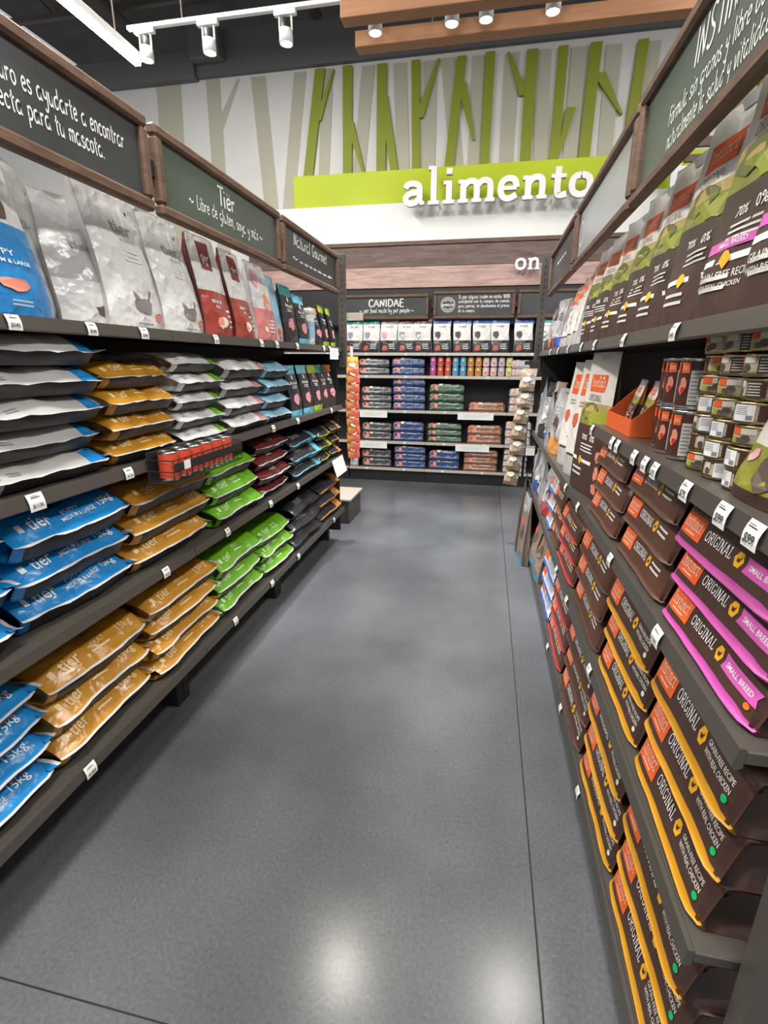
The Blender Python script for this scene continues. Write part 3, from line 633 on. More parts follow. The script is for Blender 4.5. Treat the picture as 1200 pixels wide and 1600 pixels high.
def scribble(e_, y0, y1, z, seed, parent_name='chalk_lettering'):
    r = random.Random(seed); y = y0
    while y < y1:
        b = MB(); L = r.uniform(.05, .11); pts = []; n = int(L/.006)
        for i in range(n): pts.append((y+i*.006, z+(.009 if i % 2 else -.004)*r.uniform(.5, 1.2)))
        vs, fs = ribbon(spline(pts, 3), .004); b.flat((vs, fs), lambda x, q: (.0015, x, q), M_CHALK); y += L+.022
        b.obj('chalk_word', e_)
sign('large dark chalkboard sign above the blue puppy bag, upper left', 0, (XL, .70, ZS), 1.13, HS, M_BOARD,
     [('uro es ayudarte a encontrar', .565, 1.015, .157, .05, 1.9), ('ecta para tu mascota.', .55, .912, .095, .05, 1.9)])
sign('green chalkboard sign reading Tiër above white and red bags', 0, (XL, 1.87, ZS), 1.13, HS, M_BOARDG,
     [('Tiër', .455, .61, .157, .075, 2), ('~ Libre de gluten, soya y más ~', .215, .905, .093, .05, 1.7)])
sign('chalkboard sign reading Natural Gourmet at far left end', 0, (XL, 3.04, ZS), 1.13, HS, M_BOARD,
     [('Natural Gourmet', .2, .87, .175, .07, 1.8), ('~', .18, .26, .085, .05, 1.7), ('~', .92, 1.0, .085, .05, 1.7)], lambda e_: scribble(e_, .3, .9, .095, 3))
XS_ = .45
sign('dark green chalkboard sign reading INSTINCT, nearest on the right', PI, (XS_, 2.045, ZS-.01), 1.2, .325, M_BOARDG,
     [('INSTINCT', .44, .78, .19, .08, 1.7), ('Fórmula sin granos y libre de gluten', .29, .93, .125, .045, 1.5), ('naturalmente la salud y vitalidad de', .30, .90, .065, .045, 1.5)])
def ring(e_, yc, zc, R):
    b = MB()
    for r_ in (R, R*.86):
        pts = [(yc+r_*math.cos(2*PI*i/28), zc+r_*math.sin(2*PI*i/28)) for i in range(29)]; vs, fs = ribbon(pts, .004); b.flat((vs, fs), lambda x, q: (.0015, x, q), M_CHALK)
    b.obj('chalk_ring', e_)
sign('pale glossy board sign, middle one on the right side', PI, (XS_, 3.26, ZS-.01), 1.19, .32, M_BOARDF, [], lambda e_: ring(e_, .12, .16, .06))
sign('small dark chalkboard sign, farthest on the right side', PI, (XS_, 4.5, ZS-.01), 1.2, .32, M_BOARD, [], lambda e_: scribble(e_, .35, .8, .18, 5))
YS_ = 6.76
def canidae(e_):
    b = MB(); b.flat(([(.545, .255), (.56, .275), (.585, .285), (.58, .265), (.56, .253)], [(0, 1, 2, 3, 4)]), lambda x, q: (.0015, x, q), mat('leaf_chalk', (.3, .45, .35), .8)); b.obj('leaf_mark', e_)
sign('chalkboard sign reading CANIDAE on the back wall', -PI/2, (-1.90, YS_, 2.12), 1.12, .30, M_BOARD,
     [('CANIDAE', .34, .80, .155, .085, 2.2), ('~ pet food made by pet people ~', .22, .93, .085, .05, 2.0)], canidae)
def petco(e_):
    ring(e_, .18, .165, .088)
    vs, fs, W = text2d('petco', .02); b = MB(); b.flat((fit(vs, .11, .25, .15, .04), fs), lambda x, q: (.002, x, q), M_CHALK); b.obj('logo_lettering', e_)
    b = MB()
    for r_ in (.05, .062): 
        for a0 in (.6, .6+PI):
            pts = [(.18+r_*math.cos(a0+1.9*i/10), .165+r_*math.sin(a0+1.9*i/10)) for i in range(11)]; vs, fs = ribbon(pts, .004); b.flat((vs, fs), lambda x, q: (.0018, x, q), M_CHALK)
    b.obj('logo_arcs', e_)
sign('chalkboard sign with a round logo and four handwritten lines', -PI/2, (-.72, YS_, 2.12), 1.0, .325, M_BOARD,
     [('Si por alguna razón no estás 100%', .31, .93, .235, .04, 2.2), ('satisfecho con tu compra de comida', .31, .93, .185, .036, 2.2), ('para perros, te devolvemos el precio', .31, .93, .132, .036, 2.2), ('de tu compra.', .31, .52, .078, .036, 2.2)], petco)
sign('partly hidden blank chalkboard sign at right of back wall', -PI/2, (.31, YS_, 2.12), 1.0, .325, M_BOARD, [])

# ------------------------------------------------------------------ bag kinds
BLUE = film('blue_film', (.012, .22, .56)); OCHRE = film('ochre_film', (.50, .235, .022)); GREEN = film('green_film', (.14, .40, .015)); TEAL = film('teal_film', (.0, .32, .33))
GREYF = film('pale_grey_film', (.47, .46, .45), .32, .25); WHITEF = film('white_film', (.66, .66, .66), .25, .6); PINK = film('salmon_film', (.68, .27, .23)); LBLUE = film('light_blue_film', (.27, .5, .66))
MAROON = film('maroon_film', (.13, .02, .022)); BLK = film('black_film', (.016, .017, .022), .35); CYAN = film('cyan_film', (.12, .45, .58)); LIMEF = film('lime_film', (.33, .42, .02)); ORNG = film('amber_film', (.6, .25, .05))
EDGE = film('pale_edge', (.6, .6, .6), .25, .1); REDF = film('brick_red_film', (.33, .045, .035)); ROSE = film('rose_film', (.62, .2, .2)); OCHG = film('ochre_gusset', (.42, .19, .02), .35, .5, 14)
BRN = film('brown_film', (.058, .028, .020), .45, .25, 10, .0); BRN2 = film('warm_brown_film', (.085, .035, .02), .42, .25, 10, .05); MAGENTA = film('magenta_film', (.45, .06, .30), .45, .15, 20, .05); YEL = film('golden_film', (.52, .24, .008), .45, .15, 20, .05)
REDE = film('red_edge_film', (.38, .03, .035), .4, .2); BLUEE = film('deep_blue_film', (.03, .09, .35), .35); 
P_OR = mat('logo_orange', (.78, .115, .02), .5); P_PALE = mat('pale_print', (.62, .62, .58), .5); P_YEL = mat('emblem_yellow', (.8, .4, .015), .5); P_MAG = mat('banner_magenta', (.62, .1, .42), .5)
P_GRN = mat('green_sticker', (.0, .45, .12), .5); P_ORS = mat('orange_sticker', (.8, .16, .01), .5); P_CRM = mat('cream_print', (.72, .66, .52), .5); P_MEAT = mat('meat_print', (.55, .10, .05), .5); P_MEAT2 = mat('salmon_print', (.72, .25, .17), .5)
P_DOG = mat('dog_print', (.10, .065, .05), .5); P_DOGG = mat('grey_dog_print', (.22, .2, .2), .5); P_GRY = mat('grey_print', (.25, .25, .26), .5); P_HILL = mat('hill_print', (.33, .36, .04), .5); P_HILL2 = mat('dark_hill_print', (.14, .15, .035), .5); P_SKY = mat('sky_print', (.66, .6, .52), .5)
P_PINK = mat('pink_print', (.75, .33, .4), .5); P_RED = mat('red_print', (.55, .02, .02), .5); P_BLUE = mat('blue_print', (.03, .12, .5), .5); P_BRN = mat('brown_print', (.06, .025, .015), .5)

def tier_spec(m, big, small=None, kg=None):
    s = [('text', 'brand_lettering', m, 'tier', .15, .31, .026, .042)]
    if small == 'PUPPY': s += [('text', 'variant_lettering', m, 'PUPPY', .42, .58, .056, .017), ('text', 'variant_lettering', m, 'MEDIUM & LARGE', .38, .68, .03, .015)]
    elif small: s += [('text', 'variant_lettering', m, small, .42, .58, .05, .018), ('lines', 'small_print', m, .42, .6, .026, .042, 1)]
    if kg: s.append(('text', 'weight_lettering', m, kg, .73, .88, .036, .03))
    s.append(('rect', 'stamp', m, .075, .11, .03, .055)); return s
KIND = {}
def mk(key, fn, n=2, **kw): KIND[key] = [fn(seed=sum(map(ord, key))+7*i, **kw) for i in range(n)]
LB_ = dict(amp=.006, name='pet_food_sack', L=.45, D=.46, T=.12, zf=.055, run=.10, pw=2.0, under=.03)
def lk(key, panel, side=CHAR, n=2, end=None, end_u=2, spec=(), near=None, flap=None, edge=EDGE, **kw):
    mk(key, lying_bag, n, **LB_, side=side, panel=panel, spec=spec, end_col=end, end_u=end_u, near_col=near, flap=flap or end or panel, edge=edge, **kw)
lk('grey_blue', GREYF, end=BLUE, end_u=.78, near=GREYF, n=3, spec=[('dot', 'hang_hole', M_INK, .87, .06, .012, .006), ('lines', 'small_print', P_GRY, .12, .25, .012, .03, 2)])
lk('grey_teal', GREYF, end=TEAL, end_u=.78, near=GREYF)
lk('white_green', WHITEF, end=GREEN, end_u=.8, near=WHITEF, spec=[('lines', 'small_print', P_GRY, .1, .2, .02, .05, 2), ('text', 'variant_lettering', P_GRY, 'cat', .3, .42, .03, .03)])
lk('white_pink', WHITEF, end=PINK, end_u=.8, near=GREYF, spec=[('lines', 'small_print', P_GRY, .3, .5, .03, .06, 2)])
lk('light_blue', LBLUE, near=LBLUE)
lk('blue', BLUE, near=BLUE, n=3, spec=tier_spec(mat('pale_blue_print', (.72, .8, .85), .5), 1, 'PUPPY', '15kg'))
lk('ochre', OCHRE, near=OCHG, n=3, spec=tier_spec(mat('pale_gold_print', (.8, .6, .32), .5), 1, 'ADULT', '15kg')+[('dot', 'hang_hole', M_INK, .93, .07, .012, .006)])
lk('green', GREEN, near=GREEN, spec=tier_spec(mat('pale_green_print', (.6, .75, .45), .5), 1, 'ADULT'))
lk('maroon', MAROON, near=MAROON, spec=[('lines', 'small_print', P_PALE, .35, .6, .04, .07, 2)])
lk('black_blue', BLK, side=BLK, end=CYAN, end_u=.8, near=BLK, edge=CYAN, spec=[('lines', 'small_print', P_GRY, .2, .5, .04, .08, 3)])
lk('black_lime', BLK, side=BLK, end=LIMEF, end_u=.78, near=BLK, edge=LIMEF)
lk('black_orange', BLK, side=BLK, end=ORNG, end_u=.72, near=BLK, edge=ORNG)
lk('black', BLK, side=BLK, near=BLK, edge=BLK, spec=[('lines', 'small_print', P_GRY, .2, .5, .04, .08, 3)])
def emblem(u, a, r, L):
    hexa = [(u+r/L*math.cos(PI/6*0+i*PI/3)*.9, a+r*math.sin(i*PI/3)*1.25) for i in range(6)]
    bird = [(u-r*.35/L, a+r*.15), (u-r*.2/L, a-r*.45), (u+r*.2/L, a-r*.45), (u+r*.4/L, a+r*.5), (u+r*.1/L, a+r*.05)]
    return [('poly', 'emblem', P_YEL, hexa), ('poly2', 'emblem_bird', P_BRN, bird)]
def inst_spec(kind, st=None):
    L = .44; s = [('patch', 'logo_patch', P_OR, .05, .29, .026, .092), ('slab', 'logo_lettering', P_CRM, 'Instinct', .072, .268, .046, .036, 1.5),
                ('slab', 'range_lettering', M_WHITE, 'ORIGINAL', .325, .585, .044, .030, 1.5), ('lines', 'logo_small_print', P_CRM, .11, .23, .032, .040, 1)]
    s += emblem(.64, .058, .017, L)
    if kind == 'small': s += [('banner', 'breed_banner', P_MAG, .69, .965, .040, .078, .012), ('text', 'breed_lettering', M_WHITE, 'SMALL BREED', .725, .93, .052, .014)]
    elif kind == 'grain': s += [('text', 'recipe_lettering', P_PALE, 'GRAIN-FREE RECIPE', .70, .94, .062, .013), ('text', 'recipe_lettering', P_PALE, 'WITH REAL CHICKEN', .70, .94, .042, .013)]
    else: s += [('lines', 'recipe_lettering', P_PALE, .70, .92, .042, .078, 2)]
    if st: s.append(('dot', 'round_sticker', st, .93, .030, .017, .0075))
    return s
RBK = dict(name='pet_food_sack', L=.44, D=.44, T=.125, zf=.012, run=.026, far_e=.88, near_e=.9, pw=1.2, amp=.0012, endp=10, under=.004, flw=.003, wob=.0016, srow=True)
def rk(key, panel, strip, n=2, spec=(), end=None, edge=None, **kw):
    d = dict(RBK); d.update(kw); mk(key, lying_bag, n, side=DKBRN, panel=panel, strip=strip, end_col=end or strip, edge=edge or strip, spec=spec, back=True, **d)
rk('i_pink', BRN, MAGENTA, 3, inst_spec('small')); rk('i_yellow', BRN, YEL, 2, inst_spec('grain', P_GRN), tip=P_MEAT2); rk('i_yellow2', BRN, YEL, 2, inst_spec('grain', P_PALE)); rk('i_brown', BRN2, BRN2, 2, inst_spec('x')); rk('i_brown2', BRN, BRN2, 2, inst_spec('grain', P_PALE))
rk('i_red', BRN2, REDE, 2, inst_spec('x')); rk('i_pinkst', BRN, MAGENTA, 1, inst_spec('small', P_ORS))
rk('i_white', WHITEF, BLUEE, 2, [('patch', 'logo_patch', P_OR, .08, .32, .03, .09), ('lines', 'small_print', P_GRY, .4, .9, .03, .09, 4)])
def bk(key, panel, meat, n=2):
    rk(key, panel, panel, n, [('blob', 'food_picture', meat, .12, .05, .09, .045, len(key)), ('blob', 'food_picture', P_MEAT2, .2, .03, .06, .03, len(key)+3), ('rect', 'cream_label', P_CRM, .27, .38, .05, .10), ('text', 'range_lettering', P_PALE, 'PURE', .43, .62, .068, .022), ('lines', 'small_print', P_PALE, .43, .8, .045, .06, 1)], far_e=.75, near_e=.75, run=.04, zf=.03, pw=2.0, endp=12, amp=.0025, srow=False, flw=.004)
NAVY = film('navy_film', (.015, .045, .15), .3); DGRN = film('dark_green_film', (.012, .06, .028), .3); DGRY = film('dark_grey_film', (.05, .052, .055), .28); COPP = film('copper_film', (.24, .10, .05), .3)
bk('b_grey', DGRY, P_MEAT2); bk('b_navy', NAVY, P_MEAT); bk('b_green', DGRN, P_MEAT); bk('b_copper', COPP, P_MEAT); bk('b_silver', SIL, P_MEAT2)

ORD = ['topmost', 'second', 'third', 'fourth', 'fifth', 'sixth']
def ordn(i, n):
    if n == 1: return 'lying alone'
    return 'topmost' if i == n-1 else ('lowest' if i == 0 else '%s from top' % ORD[n-1-i])
RND = random.Random(11)
def stack(side, z, y0, y1, n, th, kind, desc, where, setback=.012, jit=.012, step=0.0, kinds=None):
    for i in range(n):
        k = kinds[i] if kinds else kind; pr = KIND[k]; p = pr[(i+len(where)) % len(pr)]
        L0, T0 = (.45, .12) if side == 'L' else (.44, .125)
        ln = y1-y0-.012; sc_ = (1, ln/L0, th/T0); j = RND.uniform(-jit, jit); rz = RND.uniform(-.03, .03)*(1 if side == 'L' else .4); sb = setback+step*i+RND.uniform(0, .02 if side == 'L' else .008)
        lab = f'{desc}, {ordn(i, n)} {"of" if n > 1 else "in"} {where}'
        g = 'pet food sacks stacked on shelves'
        if side == 'L': inst(p, (XL-sb, y0+.006+j, z+.011+i*th), rz, sc_, lab, 'pet food', g)
        elif side == 'R': inst(p, (XR+sb, y1-.006+j, z+.011+i*th), PI+rz, sc_, lab, 'pet food', g)
        else:
            sc_ = (.58, sc_[1], sc_[2])
            inst(p, (y0+.006+j, YB+sb, z+.011+i*th), -PI/2+rz*.5, sc_, lab, 'pet food', g)
z2, z3, z4 = LZ[1:]
stack('L', z2, .60, 1.05, 4, .10, 'grey_teal', 'grey sack with teal end', 'stack cut by left frame edge')
stack('L', z2, 1.06, 1.49, 5, .086, 'grey_blue', 'grey sack with blue end', 'five-high stack, upper left')
stack('L', z2, 1.50, 1.88, 4, .088, 'ochre', 'ochre sack', 'stack beside grey blue-ended sacks')
stack('L', z2, 1.90, 2.28, 5, .078, 'white_green', 'white sack with green end', 'stack above tin basket')
stack('L', z2, 2.30, 2.75, 4, .092, 'white_pink', 'white sack with pink end', 'stack behind tin basket')
stack('L', z2, 2.77, 3.15, 4, .088, 'light_blue', 'light blue sack', 'stack beside black pouches')
stack('L', z3, .55, 1.03, 3, .125, 'blue', 'blue sack cut by frame', 'middle left-edge stack')
stack('L', z3, 1.06, 1.53, 3, .118, 'blue', 'blue puppy 15kg sack', 'stack on third shelf', step=-.012, setback=.035)
stack('L', z3, 1.54, 2.08, 3, .112, 'ochre', 'ochre sack', 'stack under tin basket', step=-.006, setback=.03)
stack('L', z3, 2.10, 2.60, 3, .108, 'green', 'bright green sack', 'stack between ochre and maroon')
stack('L', z3, 2.62, 3.08, 4, .088, 'maroon', 'maroon sack', 'only maroon stack')
stack('L', z3, 3.10, 3.66, 3, .10, 'black_blue', 'black sack with light blue end', 'far left stack')
stack('L', z3, 3.68, 3.98, 3, .095, 'black_lime', 'black sack with lime end', 'far left stack')
stack('L', z3, 3.99, 4.23, 3, .10, 'black_orange', 'black sack with orange end', 'far upper stack')
stack('L', z4, .60, 1.06, 4, .095, 'blue', 'blue 15kg sack', 'stack on left bottom shelf', setback=.03)
stack('L', z4, 1.07, 1.54, 3, .118, 'ochre', 'ochre sack', 'nearest stack on bottom shelf', setback=.02)
stack('L', z4, 1.55, 2.06, 4, .092, 'ochre', 'ochre sack', 'stack beside green, bottom shelf')
stack('L', z4, 2.08, 2.58, 3, .112, 'green', 'bright green sack', 'nearer stack on bottom shelf')
stack('L', z4, 2.60, 3.05, 3, .10, 'green', 'bright green sack', 'farther stack on bottom shelf')
stack('L', z4, 3.07, 3.62, 3, .11, 'black', 'plain black sack', 'stack on left bottom shelf')
stack('L', z4, 3.64, 4.23, 3, .11, 'black_orange', 'black sack with orange end', 'far bottom stack')
z1, z2, z3, z4, z5 = RZ
stack('R', z3, .75, 1.19, 3, .092, 'i_pink', 'brown sack with magenta edge', 'small breed stack', kinds=['i_pinkst', 'i_pink', 'i_pink'], step=-.003, setback=.02)
stack('R', z3, 1.21, 1.64, 3, .098, 'i_brown', 'plain brown sack', 'stack beside magenta sacks', setback=.02)
stack('R', z3, 1.66, 2.09, 3, .096, 'i_brown', 'plain brown sack', 'stack below orange box', setback=.02)
stack('R', z4, .75, 1.19, 3, .122, 'i_yellow', 'brown sack with yellow edge', 'nearest stack under magenta', setback=.02)
stack('R', z4, 1.21, 1.67, 3, .115, 'i_yellow2', 'brown sack with yellow edge', 'second stack, fourth shelf', setback=.02)
stack('R', z4, 1.69, 2.22, 3, .112, 'i_brown', 'brown sack with orange logo', 'stack beside yellow edged, fourth shelf', setback=.02)
stack('R', z4, 2.24, 2.72, 3, .10, 'i_red', 'brown sack with red edge', 'stack on fourth right shelf')
stack('R', z4, 2.74, 3.06, 3, .11, 'i_brown', 'small brown sack', 'stack beside white ones, fourth shelf')
stack('R', z4, 3.08, 3.32, 3, .11, 'i_white', 'white sack with orange logo', 'upper white stack')
stack('R', z5, .75, 1.19, 3, .132, 'i_yellow', 'brown sack with yellow edge', 'nearest floor-level stack', setback=.01)
stack('R', z5, 1.21, 1.67, 3, .128, 'i_yellow2', 'brown sack with yellow edge', 'second floor-level stack', setback=.01)
stack('R', z5, 1.69, 2.20, 3, .12, 'i_brown2', 'dark brown sack', 'floor-level stack beside yellow edged', setback=.01)
stack('R', z5, 2.22, 2.72, 3, .115, 'i_red', 'brown sack with red edge', 'floor-level stack', setback=.01)
stack('R', z5, 2.74, 3.2, 3, .11, 'i_white', 'white sack with orange logo', 'floor-level white stack', setback=.01)
w1, w2, w3, w4, w5 = BZ
D_ = {'b_grey': 'charcoal bag', 'b_navy': 'navy blue bag', 'b_green': 'dark green bag', 'b_copper': 'copper brown bag', 'b_silver': 'silver and red bag'}
for row, zz, items in (('second', w2, [('b_grey', -1.70, -1.27, 2, .105), ('b_navy', -1.25, -.81, 2, .11), ('b_silver', .29, .52, 2, .10)]),
                       ('third', w3, [('b_grey', -1.66, -1.24, 3, .10), ('b_navy', -1.23, -.79, 4, .105), ('b_green', -.74, -.28, 3, .115), ('b_copper', -.22, .25, 1, .12), ('b_silver', .29, .60, 3, .10)]),
                       ('fourth', w4, [('b_grey', -1.66, -1.24, 2, .12), ('b_navy', -1.23, -.80, 2, .13), ('b_green', -.75, -.29, 3, .085), ('b_copper', -.22, .23, 2, .12), ('b_silver', .27, .60, 3, .10)]),
                       ('lowest', w5, [('b_silver', -1.83, -1.70, 1, .10), ('b_grey', -1.66, -1.24, 2, .12), ('b_navy', -1.2, -.76, 3, .10), ('b_navy', -.72, -.3, 2, .13), ('b_copper', -.25, .2, 3, .095), ('b_silver', .27, .58, 4, .08)])):
    seen = {}
    for k, x0, x1, n, th in items:
        c_ = seen.get(k, 0); seen[k] = c_+1
        wh = f'stack on {row} back shelf' if not c_ else f'right-hand stack on {row} back shelf'
        if k == 'b_silver' and x0 < -1: wh = f'left end of {row} back shelf'
        stack('B', zz, x0, x1, n, th, k, D_[k], wh, jit=.004, setback=.02)

# ------------------------------------------------------------------ standing bags
def animal(u, a, s, m, m2, sd): return [('blob', 'pet_picture', m, u, a, .20*s, .075*s, sd), ('blob', 'pet_picture', m2, u-.06*s, a-.02*s, .08*s, .035*s, sd+1), ('poly2', 'pet_ear', m, [(u-.14*s, a+.04*s), (u-.2*s, a+.12*s), (u-.08*s, a+.07*s)]), ('poly2', 'pet_tail', m, [(u+.13*s, a+.05*s), (u+.2*s, a+.13*s), (u+.15*s, a+.14*s), (u+.1*s, a+.06*s)])]
SB = {}
def sb(key, n=1, **kw): SB[key] = [standing_bag('pet_food_bag', seed=sum(map(ord, key))+i*5, **kw) for i in range(n)]
def put(key, i, side, along, x, z, label, scale=(1, 1, 1), rz=0, cat='pet food', tilt=(0, 0), group='standing pet food bags on shelves'):
    pr = SB[key]; p = pr[i % len(pr)]
    a = {'L': 0, 'R': PI, 'B': -PI/2}[side]
    loc = (x, along, z) if side != 'B' else (along, x, z)
    inst(p, loc, a+rz, scale, label, cat, group, tilt)
sb('puppy', W=.36, Dp=.2, H=.52, body=GREYF, gusset=WHITEF, zones=[(.46, BLUE), (1, WHITEF)], seal=WHITEF, spec=[('text', 'variant_lettering', M_WHITE, 'PUPPY', .38, .68, .30, .03), ('text', 'variant_lettering', M_WHITE, 'MEDIUM & LARGE', .36, .8, .262, .02), ('blob', 'food_picture', P_MEAT2, .6, .16, .16, .04, 4), ('blob', 'pet_picture', P_DOG, .68, .55, .15, .08, 9), ('patch', 'brand_badge', P_BLUE, .1, .42, .7, .84), ('text', 'brand_lettering', M_WHITE, 'tier', .18, .38, .74, .045), ('lines', 'small_print', P_PALE, .5, .8, .05, .09, 2), ('dot', 'hang_hole', M_INK, .8, .82, .02, .012)])
sb('white_tier', 2, W=.345, Dp=.17, H=.47, body=GREYF, gusset=GREYF, zones=[(1, WHITEF)], seal=WHITEF, spec=[('text', 'brand_lettering', P_GRY, 'tier', .35, .78, .68, .10), ('text', 'variant_lettering', P_GRY, 'HOLISTIC', .45, .75, .63, .022), ('lines', 'small_print', P_PALE, .45, .75, .48, .58, 3)]+animal(.55, .17, .9, P_DOGG, P_GRY, 21)+[('blob', 'food_picture', P_MEAT2, .82, .10, .09, .04, 6), ('lines', 'small_print', P_GRY, .4, .7, .03, .05, 1), ('dot', 'hang_hole', M_INK, .82, .86, .02, .012)])
sb('grey_back', 2, W=.27, Dp=.15, H=.45, body=SIL, zones=[(.35, WHITEF), (1, SIL)], seal=SIL, spec=[('text', 'brand_lettering', P_GRY, 'tier', .4, .85, .6, .07), ('blob', 'pet_picture', P_DOG, .7, .12, .14, .05, 8)])
sb('ochre_back', W=.26, Dp=.14, H=.5, body=OCHRE, zones=[(1, OCHRE)], spec=[('blob', 'side_print', P_GRY, .75, .62, .12, .1, 3)])
sb('green_back', W=.2, Dp=.14, H=.46, body=GREEN, zones=[(1, GREEN)], spec=[('lines', 'small_print', P_DOGG, .3, .8, .2, .5, 5)])
sb('senior', 2, W=.26, Dp=.14, H=.43, body=SIL, gusset=MAROON, zones=[(.46, REDF), (1, WHITEF)], seal=WHITEF, spec=[('patch', 'brand_badge', mat('badge_maroon', (.2, .03, .03), .5), .3, .7, .68, .95), ('text', 'brand_lettering', M_WHITE, 'tier', .36, .64, .77, .07), ('text', 'variant_lettering', M_WHITE, 'SENIOR', .22, .62, .34, .035), ('text', 'variant_lettering', M_WHITE, 'DOG', .32, .52, .29, .03), ('blob', 'food_picture', P_CRM, .5, .14, .16, .06, 5), ('blob', 'food_picture', P_MEAT2, .42, .15, .1, .05, 11), ('lines', 'small_print', P_PALE, .7, .85, .08, .3, 4)])
sb('rose', W=.27, Dp=.14, H=.42, body=SIL, gusset=WHITEF, zones=[(.42, ROSE), (1, WHITEF)], seal=WHITEF, spec=[('blob', 'brand_badge', P_PINK, .25, .8, .14, .12, 2), ('blob', 'pet_picture', P_MEAT2, .55, .5, .12, .12, 5), ('lines', 'small_print', P_PALE, .5, .85, .1, .3, 4), ('blob', 'food_picture', P_CRM, .35, .15, .1, .05, 7)])
sb('sky', W=.22, Dp=.12, H=.38, body=LBLUE, zones=[(.3, GREYF), (1, LBLUE)], spec=[('blob', 'food_picture', P_MEAT, .6, .15, .12, .1, 3)])
def gour(name, tip, bottom=None):
    sb(name, W=.2, Dp=.1, H=.32, body=BLK, zones=([(.12, bottom)] if bottom else [])+[(.84, BLK), (1, tip)], seal=tip, spec=[('hand', 'brand_lettering', M_WHITE, 'Natural', .2, .8, .64, .06, 2.2), ('lines', 'small_print', P_PALE, .3, .7, .55, .62, 2), ('blob', 'food_picture', P_PINK, .5, .35, .22, .13, 4), ('blob', 'food_picture', P_MEAT2, .55, .3, .12, .08, 5), ('dot', 'seal_mark', P_PALE, .5, .78, .09, .05)])
gour('g_teal', CYAN, CYAN); gour('g_lime', LIMEF, LIMEF); gour('g_orange', ORNG); gour('g_plain', TEAL)
zt = LZ[0]+.012
put('puppy', 0, 'L', 1.20, XL-.13, zt, 'white and blue puppy bag at the left frame edge', rz=.1)
put('ochre_back', 0, 'L', 1.42, XL-.36, zt, 'plain ochre bag standing behind the puppy bag')
put('grey_back', 0, 'L', 1.44, XL-.20, zt, 'silver grey bag just right of the puppy bag', rz=.3)
put('grey_back', 1, 'L', 1.56, XL-.14, zt, 'pale bag with small dark dog, left of white cat bag', scale=(1, .8, .86), rz=-.15)
put('white_tier', 0, 'L', 1.76, XL-.12, zt, 'white bag with tier print and grey pet, standing foremost', rz=.08)
put('green_back', 0, 'L', 1.90, XL-.33, zt, 'green bag hidden behind the first white bag')
put('white_tier', 1, 'L', 2.06, XL-.12, zt, 'white bag with grey pet next to red bags', rz=.05, scale=(1, .92, .95))
put('green_back', 0, 'L', 2.22, XL-.30, zt, 'green bag showing between white and red bags')
put('senior', 0, 'L', 2.34, XL-.10, zt, 'red and white SENIOR DOG bag nearer the camera')
put('senior', 1, 'L', 2.61, XL-.10, zt, 'red and white SENIOR DOG bag farther from the camera', scale=(1, .95, .97), rz=.06)
put('rose', 0, 'L', 2.90, XL-.10, zt, 'pink and white bag right of the red bags', scale=(1, 1, .98))
put('sky', 0, 'L', 3.12, XL-.13, zt, 'pale blue bag between pink and black bags')
put('g_plain', 0, 'L', 3.32, XL-.1, zt, 'black pouch with teal top, first after the pink bag', scale=(1, 1.15, 1.1))
put('g_teal', 0, 'L', 3.56, XL-.1, zt, 'black pouch with teal top and bottom on top shelf', scale=(1, 1.1, 1))
put('g_orange', 0, 'L', 3.88, XL-.1, zt, 'black pouch with orange band on left top shelf', scale=(1, .9, .85))
put('g_lime', 0, 'L', 4.06, XL-.1, zt, 'black pouch with lime top, nearer of last two', scale=(1, .75, .95))
put('g_lime', 0, 'L', 4.18, XL-.08, zt, 'black pouch with lime top at the far shelf end', scale=(1, .6, .92))
t = empty('white_tub', (XL-.1, 3.73, zt)); tag(t, 'white capped plastic tub among black pouches', 'tub', None)
b = MB(); b.lathe([(0, 0), (.045, 0), (.05, .01), (.05, .2), (.045, .215)], 16, WHITEF); b.obj('tub_body', t, True)
b = MB(); b.lathe([(.047, .215), (.05, .22), (.05, .25), (.045, .255), (0, .255)], 16, M_LAMPW); b.obj('lid', t, True)
b = MB(); b.lathe([(.051, .05), (.051, .16)], 16, LBLUE); b.obj('label_sleeve', t, True)
za = LZ[1]+.012
for i, (y, k, d) in enumerate(((3.29, 'g_teal', 'teal top, nearest'), (3.52, 'g_teal', 'teal top, second'), (3.74, 'g_lime', 'lime top, third'), (3.93, 'g_plain', 'dark top, fourth'), (4.12, 'g_orange', 'orange top, farthest'))):
    put(k, 0, 'L', y, XL-.08, za, f'black gourmet pouch with {d} on second left shelf', scale=(1.1, 1.05, 1.02))
